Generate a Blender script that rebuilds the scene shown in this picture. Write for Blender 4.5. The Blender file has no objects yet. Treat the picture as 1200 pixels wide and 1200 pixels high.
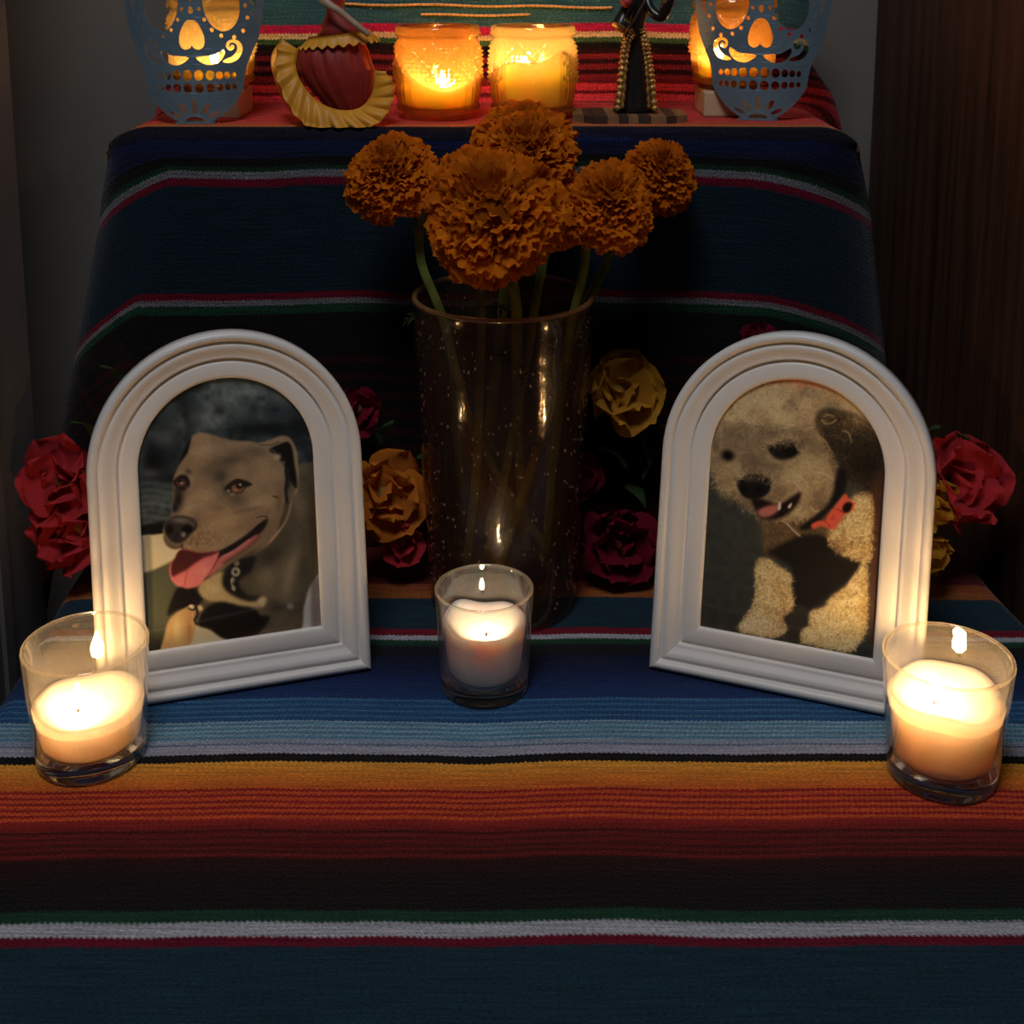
import bpy, bmesh, math, random
import numpy as np
from mathutils import Vector, Matrix, Euler
PI = math.pi
S = 0.01                      # everything below is written in centimetres
SC = bpy.context.scene
COL = SC.collection

# ------------------------------------------------------------------ camera, light, exposure
cam_d = bpy.data.cameras.new('camera')
cam = bpy.data.objects.new('camera', cam_d); COL.objects.link(cam)
cam.location = (0, 0, 42*S)
cam.rotation_euler = (PI/2 - 0.17485, 0, 0)
cam_d.sensor_width = 36; cam_d.lens = 45.0
cam_d.shift_y = -400/1200     # the picture is the lower crop of the frame
cam_d.clip_start = 0.01
SC.camera = cam

W_ = bpy.data.worlds.new('world'); SC.world = W_; W_.use_nodes = True
W_.node_tree.nodes['Background'].inputs[0].default_value = (0.75, 0.85, 1.0, 1)
W_.node_tree.nodes['Background'].inputs[1].default_value = 0.012

def area(name, loc, target, size, watts, col):
    d = bpy.data.lights.new(name, 'AREA'); d.shape = 'DISK'; d.size = size*S; d.energy = watts; d.color = col
    o = bpy.data.objects.new(name, d); COL.objects.link(o)
    o.location = Vector(loc)*S
    o.rotation_euler = (Vector(target)-Vector(loc)).to_track_quat('-Z', 'Y').to_euler()
    return o
area('room_lamp', (-12, 8, 130), (0, 62, 3), 40, 5.6, (0.89, 0.91, 0.97))

vs = SC.view_settings
SC.display_settings.display_device = 'sRGB'
vs.view_transform = 'Standard'; vs.look = 'None'; vs.gamma = 1; vs.use_curve_mapping = False
vs.exposure = 0.0
SC.cycles.use_denoising = True
SC.cycles.transparent_max_bounces = 24
SC.cycles.max_bounces = 12
SC.cycles.sample_clamp_indirect = 6

# ------------------------------------------------------------------ colour and material helpers
def lin(h):
    h = h.lstrip('#')
    v = [int(h[i:i+2], 16)/255 for i in (0, 2, 4)]
    return tuple(x/12.92 if x <= .04045 else ((x+.055)/1.055)**2.4 for x in v)
def rgba(c):
    if isinstance(c, str): c = lin(c)
    return (*c, 1)
class NT:
    def __init__(s, m):
        m.use_nodes = True; s.t = m.node_tree; s.t.nodes.clear()
        s.out = s.t.nodes.new('ShaderNodeOutputMaterial')
    def n(s, typ, props=None, **inp):
        nd = s.t.nodes.new('ShaderNode'+typ)
        for k, v in (props or {}).items(): setattr(nd, k, v)
        for k, v in inp.items():
            key = int(k[1:]) if k[0] == 'i' and k[1:].isdigit() else k.replace('_', ' ')
            s.set(nd.inputs[key], v)
        return nd
    def set(s, sock, v):
        if hasattr(v, 'bl_idname') and hasattr(v, 'is_output'): s.t.links.new(v, sock)
        elif hasattr(v, 'outputs'): s.t.links.new(v.outputs[0], sock)
        else: sock.default_value = v
    def math(s, op, a, b=0.0, c=0.0):
        nd = s.n('Math', {'operation': op}, i0=a, i1=b, i2=c); return nd.outputs[0]
    def mix(s, f, a, b, blend='MIX'):
        nd = s.t.nodes.new('ShaderNodeMix'); nd.data_type = 'RGBA'; nd.blend_type = blend
        s.set(nd.inputs[0], f); s.set(nd.inputs[6], a); s.set(nd.inputs[7], b); return nd.outputs[2]
    def end(s, sh): s.t.links.new(sh.outputs[0], s.out.inputs[0])

def pmat(name, col, rough=.6, noise=0, nscale=40, bump=0, bscale=200, **kw):
    m = bpy.data.materials.new(name); t = NT(m)
    p = t.n('BsdfPrincipled'); c = rgba(col)
    tc = t.n('TexCoord')
    if noise:
        nz = t.n('TexNoise', Vector=tc.outputs['Object'], Scale=nscale, Detail=4.0)
        mr = t.n('MapRange', Value=nz.outputs[0], i1=.3, i2=.7, i3=1-noise, i4=1+noise)
        vm = t.n('VectorMath', {'operation': 'SCALE'}, i0=c[:3]); t.set(vm.inputs['Scale'], mr)
        t.set(p.inputs['Base Color'], vm)
    else: p.inputs['Base Color'].default_value = c
    p.inputs['Roughness'].default_value = rough
    for k, v in kw.items(): p.inputs[k.replace('_', ' ')].default_value = v
    if bump:
        nb = t.n('TexNoise', Vector=tc.outputs['Object'], Scale=bscale, Detail=3.0)
        b = t.n('Bump', Strength=bump, Distance=.002, Height=nb.outputs[0]); t.set(p.inputs['Normal'], b)
    t.end(p); return m

def glassmat(name, tint, rough=.02, edge=.9, base=.03, power=4.0, haze=0.0, hazecol=(1, 1, 1), bump=0, bscale=300):
    """thin clear glass: transmits straight through with a tint, reflects more at grazing angles"""
    m = bpy.data.materials.new(name); t = NT(m)
    lw = t.n('LayerWeight', Blend=.5)
    f = t.math('POWER', lw.outputs['Facing'], power)
    f = t.math('MULTIPLY_ADD', f, edge-base, base)
    tr = t.n('BsdfTransparent', Color=rgba(tint)); gl = t.n('BsdfGlossy', Color=(1, 1, 1, 1), Roughness=rough)
    if bump:
        tc = t.n('TexCoord'); nb = t.n('TexNoise', Vector=tc.outputs['Object'], Scale=bscale, Detail=2.0)
        b = t.n('Bump', Strength=bump, Distance=.001, Height=nb.outputs[0]); t.set(gl.inputs['Normal'], b)
    mx = t.n('MixShader', i0=f, i1=tr, i2=gl)
    if haze:
        df = t.n('BsdfTranslucent', Color=rgba(hazecol)); d2 = t.n('BsdfDiffuse', Color=rgba(hazecol))
        hz = t.n('MixShader', i0=.5, i1=df, i2=d2)
        mx = t.n('MixShader', i0=haze, i1=mx, i2=hz)
    t.end(mx); return m

def leafmat(name, col, trans=.45, noise=.3, nscale=60, rough=.7, col2=None):
    m = bpy.data.materials.new(name); t = NT(m); tc = t.n('TexCoord')
    nz = t.n('TexNoise', Vector=tc.outputs['Object'], Scale=nscale, Detail=5.0)
    c = rgba(col); c2 = rgba(col2) if col2 else tuple(x*(1-noise) for x in c[:3])+(1,)
    mr = t.n('MapRange', Value=nz.outputs[0], i1=.35, i2=.65)
    cc = t.mix(mr.outputs[0], c, c2)
    d = t.n('BsdfDiffuse', Color=cc, Roughness=rough); tl = t.n('BsdfTranslucent', Color=cc)
    t.end(t.n('MixShader', i0=trans, i1=d, i2=tl)); return m

def emit(name, col, strength):
    m = bpy.data.materials.new(name); t = NT(m)
    t.end(t.n('Emission', Color=rgba(col), Strength=strength)); return m

def stripes_mat(name, bands, rough=.95):
    """woven serape: bands (v0, v1, colour0, colour1) across the cloth's v (cm), with weave teeth, drift, fuzz and ribs"""
    m = bpy.data.materials.new(name); t = NT(m)
    uv = t.n('UVMap'); sp = t.n('SeparateXYZ', i0=uv.outputs[0]); u, v = sp.outputs[0], sp.outputs[1]
    def noise2(su, sv, detail=2.0):
        cb = t.n('CombineXYZ', i0=t.math('MULTIPLY', u, su), i1=t.math('MULTIPLY', v, sv))
        return t.n('TexNoise', {'noise_dimensions': '2D'}, Vector=cb.outputs[0], Scale=1.0, Detail=detail).outputs[0]
    tooth = t.math('PINGPONG', t.math('ADD', u, t.math('MULTIPLY', v, .35)), .13)
    drift = t.math('MULTIPLY', t.math('SUBTRACT', noise2(.07, .02), .5), .9)
    fuzz = t.math('MULTIPLY', t.math('SUBTRACT', noise2(2.2, 2.6, 4.0), .5), .16)
    vv = t.math('ADD', t.math('ADD', v, t.math('MULTIPLY', tooth, .75)), t.math('ADD', drift, fuzz))
    cur = None
    for k in range(0, len(bands), 14):
        ch = bands[k:k+14]; a, b = ch[0][0], ch[-1][1]
        r = t.n('ValToRGB', Fac=t.n('MapRange', Value=vv, i1=a, i2=b).outputs[0]); cr = r.color_ramp
        st = []
        for (x0, x1, c0, c1) in ch:
            e = min(.025, (x1-x0)*.2)
            st += [((x0+e-a)/(b-a), c0), ((x1-e-a)/(b-a), c1)]
        cr.elements[0].position, cr.elements[0].color = st[0][0], rgba(st[0][1])
        cr.elements[1].position, cr.elements[1].color = st[-1][0], rgba(st[-1][1])
        for ps, c in st[1:-1]:
            el = cr.elements.new(ps); el.color = rgba(c)
        cur = r.outputs[0] if cur is None else t.mix(t.math('GREATER_THAN', vv, a), cur, r.outputs[0])
    fib = t.n('MapRange', Value=noise2(5, 14, 5.0), i1=.25, i2=.75, i3=.55, i4=1.35).outputs[0]
    thr = t.n('MapRange', Value=noise2(.25, 9, 2.0), i1=.3, i2=.7, i3=.75, i4=1.2).outputs[0]
    vm = t.n('VectorMath', {'operation': 'SCALE'}, i0=cur); t.set(vm.inputs['Scale'], t.math('MULTIPLY', fib, thr))
    p = t.n('BsdfPrincipled', Base_Color=vm.outputs[0], Roughness=rough, Specular_IOR_Level=.1, Sheen_Weight=.12, Sheen_Roughness=.4)
    rib = t.math('SINE', t.math('MULTIPLY', vv, 2*PI/.34))
    twill = t.math('SINE', t.math('MULTIPLY', t.math('ADD', u, t.math('MULTIPLY', v, .6)), 2*PI/.17))
    h = t.math('ADD', t.math('MULTIPLY', rib, .10), t.math('ADD', t.math('MULTIPLY', twill, .18), t.math('MULTIPLY', noise2(6, 8, 4.0), 1.5)))
    bp = t.n('Bump', Strength=.55, Distance=.0012, Height=h); t.set(p.inputs['Normal'], bp)
    t.end(p); return m

# ------------------------------------------------------------------ object helpers
def mesh(name, V, F, mat=None, smooth=True):
    me = bpy.data.meshes.new(name)
    me.from_pydata([(x*S, y*S, z*S) for x, y, z in V], [], F)
    if mat: me.materials.append(mat)
    if smooth: me.polygons.foreach_set('use_smooth', [True]*len(me.polygons))
    me.update(); return me
def link(name, me, parent=None, kind=None):
    o = bpy.data.objects.new(name, me); COL.objects.link(o)
    if parent is not None: o.parent = parent
    if kind: o['kind'] = kind
    return o
def obj(name, V, F, mat, parent=None, smooth=True, kind=None):
    return link(name, mesh(name, V, F, mat, smooth), parent, kind)
def tag(o, label, cat, group=None):
    o['label'] = label; o['category'] = cat
    if group: o['group'] = group
    return o
def thing(name, label, cat, loc, rotz=0, group=None, rotx=0):
    o = bpy.data.objects.new(name, None); COL.objects.link(o); o.empty_display_size = .01
    o.location = Vector(loc)*S; o.rotation_euler = (rotx, 0, rotz)
    return tag(o, label, cat, group)
def copy_tree(o, parent=None):
    c = o.copy(); COL.objects.link(c)
    if parent is not None: c.parent = parent
    for ch in list(o.children): copy_tree(ch, c)
    return c

def grid_faces(nr, nc, wrap=False, flip=False):
    F = []
    for i in range(nr-1):
        for j in range(nc if wrap else nc-1):
            a, b = i*nc+j, i*nc+(j+1) % nc
            q = (a, b, b+nc, a+nc)
            F.append(q[::-1] if flip else q)
    return F
def lathe(prof, seg=64, capends=True, rfun=None):
    V, F = [], []
    for (r, z) in prof:
        for j in range(seg):
            a = 2*PI*j/seg
            rr = r + (rfun(a, z, r) if rfun else 0)
            V.append((rr*math.cos(a), rr*math.sin(a), z))
    F = grid_faces(len(prof), seg, True)
    if capends:
        n = len(prof)
        F.append(tuple(reversed(range(seg)))); F.append(tuple(range((n-1)*seg, n*seg)))
    return V, F
def tube(P, R, seg=10, cap=True):
    P = [Vector(p) for p in P]; n = len(P)
    if not hasattr(R, '__len__'): R = [R]*n
    V = []; up = None
    for i in range(n):
        d = (P[min(i+1, n-1)]-P[max(i-1, 0)]).normalized()
        if up is None:
            up = Vector((0, 0, 1)) if abs(d.z) < .9 else Vector((1, 0, 0))
        x = d.cross(up).normalized(); up = x.cross(d).normalized()
        for j in range(seg):
            a = 2*PI*j/seg
            V.append(tuple(P[i] + R[i]*(math.cos(a)*x + math.sin(a)*up)))
    F = grid_faces(n, seg, True)
    if cap:
        F.append(tuple(reversed(range(seg)))); F.append(tuple(range((n-1)*seg, n*seg)))
    return V, F
def box(x0, x1, y0, y1, z0, z1):
    V = [(x, y, z) for z in (z0, z1) for y in (y0, y1) for x in (x0, x1)]
    F = [(0, 2, 3, 1), (4, 5, 7, 6), (0, 1, 5, 4), (2, 6, 7, 3), (0, 4, 6, 2), (1, 3, 7, 5)]
    return V, F
def join(*parts):
    V, F = [], []
    for v, f in parts:
        k = len(V); V += list(v); F += [tuple(i+k for i in q) for q in f]
    return V, F
def spline(P, n=8, closed=False):
    """Catmull-Rom through points of any dimension"""
    P = np.array(P, float); m = len(P); out = []
    rng = range(m) if closed else range(m-1)
    for i in rng:
        if closed: a, b, c, d = P[i-1], P[i], P[(i+1) % m], P[(i+2) % m]
        else: a, b, c, d = P[max(i-1, 0)], P[i], P[i+1], P[min(i+2, m-1)]
        for k in range(n):
            s = k/n
            out.append(.5*((2*b)+(-a+c)*s+(2*a-5*b+4*c-d)*s*s+(-a+3*b-3*c+d)*s**3))
    if not closed: out.append(P[-1])
    return np.array(out)
def ellipsoid(c, r, nu=16, nv=10):
    V = []
    for i in range(nv+1):
        th = PI*i/nv
        for j in range(nu):
            a = 2*PI*j/nu
            V.append((c[0]+r[0]*math.sin(th)*math.cos(a), c[1]+r[1]*math.sin(th)*math.sin(a), c[2]-r[2]*math.cos(th)))
    return V, grid_faces(nv+1, nu, True)
def loft(sections, seg=28, rfun=None):
    """sections: (z, cx, cy, hx, hy)"""
    V = []
    for (z, cx, cy, hx, hy) in sections:
        for j in range(seg):
            a = 2*PI*j/seg; k = 1+(rfun(a, z) if rfun else 0)
            V.append((cx+hx*k*math.cos(a), cy+hy*k*math.sin(a), z))
    n = len(sections)
    return V, grid_faces(n, seg, True)+[tuple(reversed(range(seg))), tuple(range((n-1)*seg, n*seg))]
def smoothstep(x, a=0., b=1.):
    x = min(1, max(0, (x-a)/(b-a))); return x*x*(3-2*x)

# ------------------------------------------------------------------ materials
M = {}
M['wall'] = pmat('grey_wall_paint', '#7a746c', .9, noise=.12, nscale=6, bump=.15, bscale=120)
M['wall_left'] = pmat('pale_grey_paint', '#6a6768', .9, noise=.1, nscale=6, bump=.1, bscale=120)
M['floor'] = pmat('dark_floor_boards', '#2a201a', .7, noise=.2, nscale=20)
M['white_frame'] = pmat('white_lacquer', '#e9e6e0', .38, noise=.02, nscale=30, bump=.04, bscale=150)
M['glass'] = glassmat('clear_glass', (.965, .97, .955), edge=.9, base=.06, power=2.6, haze=.035, hazecol=(.9, .86, .78))
def solidglass():
    m = bpy.data.materials.new('thick_glass_base'); t = NT(m)
    t.end(t.n('BsdfGlass', Color=(.93, .95, .93, 1), IOR=1.48, Roughness=.01)); return m
M['glass_solid'] = solidglass()
M['glass_rim'] = glassmat('clear_glass_rim_highlight', (.95, .94, .90), edge=.9, base=.16, power=1.8, haze=.22, hazecol=(.95, .85, .65))  # cream haze paints the bright highlight onto the glass rim
M['vase_rim'] = glassmat('amber_glass_lip_highlight', (.8, .6, .4), edge=.9, base=.12, power=2, haze=.35, hazecol=(.75, .42, .16))  # amber lip, its lit highlight painted in as haze colour
M['pane'] = glassmat('picture_glass', (.97, .97, .97), edge=.6, base=.03, rough=.03)
M['vase'] = glassmat('smoked_bubble_glass', (.80, .70, .63), edge=.6, base=.03, power=3.5, rough=.09, bump=.25, bscale=90, haze=.075, hazecol=(.34, .22, .14))
M['water'] = glassmat('clear_water', (.96, .96, .88), edge=.7, base=.02, power=4)
M['bubble'] = glassmat('glass_bubble', (.8, .7, .6), edge=.9, base=.35, power=2, rough=.25, haze=.3, hazecol=(.8, .6, .4))
M['wick'] = pmat('charred_wick', '#120d0a', .9, noise=.3)
M['flame'] = emit('candle_flame', (1.0, .58, .23), 360)
M['flame_small'] = emit('small_candle_flame', (1.0, .66, .34), 300)
M['flame_jar_bright'] = emit('bright_jar_candle_flame', (1.0, .62, .27), 900)
M['flame_jar'] = emit('jar_candle_flame', (1.0, .62, .27), 480)
def waxmat(name, col, scale=.013, rad=(1., .62, .38)):
    return pmat(name, col, .45, Subsurface_Weight=1.0, Subsurface_Radius=rad, Subsurface_Scale=scale)
M['wax'] = waxmat('cream_wax', (.56, .49, .42), .045, (1., .92, .88))
M['wax_pink'] = waxmat('pale_pink_wax', (.74, .66, .64), .016)
M['stem'] = leafmat('green_stem', '#98a352', .25, .4, 90)
M['leafdark'] = leafmat('dark_feathery_leaf', '#39401f', .3, .4, 90)
M['marigold'] = leafmat('marigold_petal', (.80, .26, .016), .42, .25, 130, col2=(.60, .145, .007))
M['core'] = leafmat('marigold_core', (.42, .11, .005), .2, .3, 130)

def jarmat(name, tint, glow):
    m = bpy.data.materials.new(name); t = NT(m)
    lw = t.n('LayerWeight', Blend=.5)
    f = t.math('MULTIPLY_ADD', t.math('POWER', lw.outputs['Facing'], 3.0), .6, .05)
    tr = t.n('BsdfTransparent', Color=rgba(tint)); rf = t.n('BsdfRefraction', Color=rgba(tint), Roughness=.04, IOR=1.35); tl = t.n('BsdfTranslucent', Color=rgba(glow))
    gl = t.n('BsdfGlossy', Color=(1, .9, .7, 1), Roughness=.08)
    c = t.n('MixShader', i0=.55, i1=tr, i2=rf)
    a = t.n('MixShader', i0=.16, i1=c, i2=tl)
    t.end(t.n('MixShader', i0=f, i1=a, i2=gl)); return m
M['jar_orange'] = jarmat('orange_pressed_glass', (1., .76, .46), (1., .56, .18))
M['jar_amber'] = jarmat('amber_pressed_glass', (1., .88, .62), (1., .76, .36))
M['jar_wax'] = waxmat('yellow_wax', (.92, .80, .52), .02, (1., .8, .5))

# ------------------------------------------------------------------ setting
def struct(name, V, F, m):
    o = obj(name, V, F, m, smooth=False); o['kind'] = 'structure'; return o
struct('floor', *box(-90, 60, -120, 113, -47, -45), M['floor'])
struct('wall_back', *box(-90, 60, 110, 113, -45, 150), M['wall'])
struct('wall_left', *box(-60, -33.6, -60, 85.5, -45, 150), M['wall_left'])
struct('trim_1', *join(box(-33.6, -33.3, 77.6, 79.0, -45, 150), box(-33.6, -33.0, 66, 72.5, -45, 150)), M['wall_left'])

def wood():
    m = bpy.data.materials.new('dark_brown_wood'); t = NT(m); tc = t.n('TexCoord')
    mp = t.n('Mapping', Vector=tc.outputs['Object'], Scale=(60, 60, 2.2))
    n1 = t.n('TexNoise', Vector=mp.outputs[0], Scale=1.6, Detail=6.0, Roughness=.65)
    r = t.n('ValToRGB', Fac=n1.outputs[0]); e = r.color_ramp.elements
    e[0].position, e[0].color = .3, rgba('#24160f'); e[1].position, e[1].color = .72, rgba('#5c3c27')
    p = t.n('BsdfPrincipled', Base_Color=r.outputs[0], Roughness=.5)
    b = t.n('Bump', Strength=.2, Distance=.001, Height=n1.outputs[0]); t.set(p.inputs['Normal'], b)
    t.end(p); return m
M['wood'] = wood()
cab = thing('wooden_cabinet', 'tall dark brown wooden cabinet standing right of the altar', 'cabinet', (31.1, 109.6, -45), math.radians(7))
obj('side_panel', *box(0, 2, -125, 0, 0, 190), M['wood'], cab, smooth=False)
obj('front_stile', *box(-.5, 2, -128, -125, 0, 190), M['wood'], cab, smooth=False)
obj('plinth', *box(-.5, 0, -125, 0, 0, 7), M['wood'], cab, smooth=False)

# ------------------------------------------------------------------ serape cloths
def zig(v0, v1, n, ca, cb, duty=.5):
    """n thin alternating lines between v0 and v1"""
    out = []; w = (v1-v0)/n
    for i in range(n):
        a = v0+i*w
        out += [(a, a+w*duty, ca, ca), (a+w*duty, a+w, cb, cb)]
    return out
TEAL = (.011, .036, .056); NAVY = (.011, .020, .085); BLK = (.010, .008, .008); WHITE = (.46, .46, .50)
RED = (.48, .03, .02); DRED = (.12, .010, .010); ORG = (.70, .24, .025); WINE = (.15, .006, .022); GRN = (.012, .055, .028)
low = [(20, 47.95, TEAL, TEAL), (47.95, 48.5, WINE, WINE), (48.5, 49.3, WHITE, WHITE), (49.3, 50.0, GRN, GRN),
       (50.0, 51.6, BLK, BLK), (51.6, 53.4, BLK, (.035, .007, .006))]
low += zig(53.4, 55.2, 4, (.17, .014, .012), (.08, .009, .008))
low += [(55.2, 56.0, (.18, .014, .012), (.36, .024, .018))]
low += zig(56.0, 58.2, 5, (.66, .085, .022), (.34, .018, .015), .55)
low += [(58.2, 59.2, (.68, .12, .02), (.80, .23, .025)), (59.2, 60.35, (.80, .23, .025), (.88, .38, .045)), (60.35, 61.0, BLK, BLK),
        (61.0, 61.75, (.38, .38, .46), (.38, .38, .46)), (61.75, 61.9, (.14, .18, .28), (.14, .18, .28)), (61.9, 62.3, (.30, .36, .46), (.30, .36, .46))]
low += zig(62.3, 63.9, 4, (.10, .26, .38), (.27, .40, .50), .62)
low += zig(63.9, 66.0, 4, (.02, .085, .22), (.06, .18, .32), .72)
low += [(66.0, 68.6, (.012, .045, .15), (.008, .020, .085)), (68.6, 70.6, (.008, .018, .07), (.006, .010, .028)), (70.6, 71.7, BLK, (.009, .012, .018)), (71.7, 72.3, GRN, GRN),
        (72.3, 72.85, WHITE, WHITE), (72.85, 73.6, (.20, .008, .02), (.20, .008, .02)), (73.6, 77.4, TEAL, TEAL),
        (77.4, 79.3, (.36, .11, .02), (.30, .06, .018)), (79.3, 90, DRED, DRED)]
M['cloth_low'] = stripes_mat('lower_serape_weave', low)

T0 = 55.6                                            # v = T0 + Z on the hanging front
WHITE = (.17, .17, .19); TEAL = (.008, .022, .036)  # same white and teal, darkened: the riser's dimmer light is put into the colour
up = [(40, T0+3.5, DRED, (.07, .006, .010))]
up += zig(T0+3.5, T0+15.0, 9, (.030, .006, .007), BLK, .45)
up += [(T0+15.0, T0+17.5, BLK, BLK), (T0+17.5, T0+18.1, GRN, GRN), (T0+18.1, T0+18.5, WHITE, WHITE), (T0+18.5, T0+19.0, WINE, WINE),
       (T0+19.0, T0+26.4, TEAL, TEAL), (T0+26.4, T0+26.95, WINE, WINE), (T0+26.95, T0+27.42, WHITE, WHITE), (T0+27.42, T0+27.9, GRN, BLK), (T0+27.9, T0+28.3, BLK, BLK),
       (T0+28.3, T0+30.1, (.010, .014, .04), NAVY), (T0+30.1, 86.5, (.012, .012, .03), BLK), (86.5, 87.2, (.60, .19, .05), (.62, .16, .04)), (87.2, 88.6, (.62, .13, .03), (.6, .06, .03))]
up += zig(88.6, 97.5, 7, (.74, .06, .045), (.42, .03, .028), .72)
up += zig(97.5, 101.8, 5, (.74, .05, .06), (.18, .014, .016), .66)
up += zig(101.8, 104.1, 3, (.22, .018, .024), (.03, .006, .008), .5)
up += [(104.1, 104.6, BLK, BLK), (104.6, 105.0, (.05, .12, .04), (.05, .12, .04)), (105.0, 105.4, (.80, .60, .26), (.80, .60, .26)), (105.4, 106.05, (.52, .018, .075), (.52, .018, .075)),
       (106.05, 118, (.035, .12, .15), (.030, .11, .15))]
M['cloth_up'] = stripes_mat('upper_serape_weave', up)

def cloth(name, rows, mat, label):
    """rows of (list of points, v); u = running width in cm"""
    V, UV = [], []; nc = len(rows[0][0])
    for pts, us, v in rows:
        V += pts; UV += [(u, v) for u in us]
    me = mesh(name, V, grid_faces(len(rows), nc), mat)
    uvl = me.uv_layers.new(name='UVMap')
    idx = np.zeros(len(me.loops), dtype=np.int32); me.loops.foreach_get('vertex_index', idx)
    uvl.data.foreach_set('uv', np.array(UV, dtype=np.float32)[idx].ravel())
    o = link(name, me); return tag(o, label, 'blanket')
rng = random.Random(3)
# lower cloth: flat on the step, sides fall off its edges
rows = []
XL, XR = -28.2, 30.6
ys = np.concatenate([np.arange(18, 84.9, .45), [85.]])
flat = np.linspace(XL, XR, 150)
for y in ys:
    P, U = [], []
    r = 1.4
    xl = XL + .3*math.sin(y*.21); xr = XR+1.2*smoothstep(80-y, 0, 12) + .3*math.sin(y*.17+1)
    side = [(k/8) for k in range(1, 9)]
    for k in reversed(side):                          # left side, bottom to top
        if k <= .5: a = k*PI; P.append((xl - r*math.sin(a), y, -r*(1-math.cos(a))))
        else: P.append((xl-r-(k-.5)*2*.8, y, -r-(k-.5)*2*26))
        U.append(xl-(k*2.8 if k <= .5 else 2.2+(k-.5)*52))
    for x in flat:
        xx = xl+(x-XL)/(XR-XL)*(xr-xl)
        z = .05*math.sin(xx*.33+y*.2)*math.sin(y*.31) if (y < 54 or y > 80) else 0
        P.append((xx, y, z)); U.append(xx)
    for k in side:
        if k <= .5: a = k*PI; P.append((xr + r*math.sin(a), y, -r*(1-math.cos(a))))
        else: P.append((xr+r+(k-.5)*2*.8, y, -r-(k-.5)*2*26))
        U.append(xr+(k*2.8 if k <= .5 else 2.2+(k-.5)*52))
    rows.append((P, U, float(y)))
# front drop of the lower step, beyond the bottom of the picture
rows = [([(x, 18-.3*k, z-3.0*k) for (x, y, z) in rows[0][0]], rows[0][1], 18-3.0*k) for k in range(9, 0, -1)] + rows
cloth('serape_blanket', rows, M['cloth_low'], 'striped serape blanket on the lower step under the picture frames')

# upper cloth: back riser, shelf, front drop with fanning corners
path = []                                             # (Y, Z, v, w) w = 1 on risers facing front
for z in np.arange(44, 30.9, -.35): path.append((97.2, z, 70+z, 1.))
for k in range(1, 7): a = k/7*PI/2; path.append((96.5+.7*math.cos(a), 30.9-.7*math.sin(a), 100.8-k*.12, 1-k/7))
for y in np.arange(96.3, 83.7, -.4): path.append((y, 30.2, 100-(97.-y), 0.))
for k in range(1, 9): a = k/8*PI/2; path.append((83.6-.8*math.sin(a), 30.2-.8*(1-math.cos(a)), 86.3-.5*k/8, k/8))
for z in np.arange(29.1, 0.2, -.4): path.append((82.8+1.5*(29.4-z)/29.4, z, T0+z, 1.))
rows = []
NF, NK = 90, 22
for (Y, Z, v, w) in path:
    d = 30.2-Z
    if Y > 97 or (Y > 96 and Z > 30.2):               # back riser
        k = smoothstep(Z, 30.2, 34.5)
        lx, lr, ldrop = -24.5+1.5*k, 3.0, 0.8
        rx, rr, rdrop = 22.5-2.2*k, 2.6, 0.8
    else:
        t = max(0., d)
        k = smoothstep(t, 0, 3.2)
        lx = -24.0 + 1.6*k - .30*max(0, t-3); rx = 20.3 - 4.5*k + .06*max(0, t-3)
        lr = 2.7 + 3.3*k; rr = 2.6 + 6.8*k + .12*max(0, t-3)
        ldrop = .5+4.6*k+.25*max(0, t-3); rdrop = .5+4.4*k+.14*max(0, t-3)
        if t <= 0: ldrop = rdrop = 0.5
    P, U = [], []
    for kk in range(NK, 0, -1):
        s = kk/NK; a = s*PI*.5*1.35; aa = min(a, PI/2); ex = max(0, a-PI/2)*lr
        fold = .5*math.sin(s*9+v*.02)*smoothstep(d, 2, 14)*s
        x = lx - lr*math.sin(aa)-ex*.15+fold*.5
        y = Y + w*(lr*(1-math.cos(aa))*.55+ex) + (1-w)*0
        z = Z - ldrop*min(1.25, s/.74)**1.15 - (1-w)*(lr*.5*(1-math.cos(aa)))
        P.append((x, y, max(z, .12 if x > XL-1.2 else -8))); U.append(lx-lr*a)
    for j in range(NF+1):
        x = lx+(rx-lx)*j/NF
        b = smoothstep(d, 1, 10)*.25*math.sin(x*.45+.6)*math.sin(x*.13+2)
        P.append((x, Y+b*w, Z)); U.append(x)
    for kk in range(1, NK+1):
        s = kk/NK; a = s*PI*.5*1.35; aa = min(a, PI/2); ex = max(0, a-PI/2)*rr
        fold = .5*math.sin(s*8+1+v*.02)*smoothstep(d, 2, 14)*s
        x = rx + rr*math.sin(aa)+ex*.15+fold*.5
        y = Y + w*(rr*(1-math.cos(aa))*.55+ex)
        z = Z - rdrop*min(1.25, s/.74)**1.3 - (1-w)*(rr*.5*(1-math.cos(aa)))
        P.append((x, y, max(z, .12 if x < XR+1.2 else -8))); U.append(rx+rr*a)
    rows.append((P, U, float(v)))
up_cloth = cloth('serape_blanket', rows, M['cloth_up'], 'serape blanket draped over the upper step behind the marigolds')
M['yarn'] = pmat('yellow_yarn', (.72, .46, .16), .9, noise=.25, nscale=300)
def yarn(x0, x1, z, dz=0):
    P = []; n = int((x1-x0)/.12)
    for i in range(n+1):
        x = x0+(x1-x0)*i/n; P.append((x, 97.05, z+dz*i/n+.05*math.sin(x*.8)))
    R = [.11+.03*math.sin(i*2.2) for i in range(n+1)]; R[0] = R[-1] = .03
    obj('brocade_yarn', *tube(P, R, 6), M['yarn'], up_cloth)
yarn(-12.6, 7.6, 37.6, -.25); yarn(-6.9, 1.4, 36.78); yarn(-7.5, 3.6, 38.2)

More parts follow.
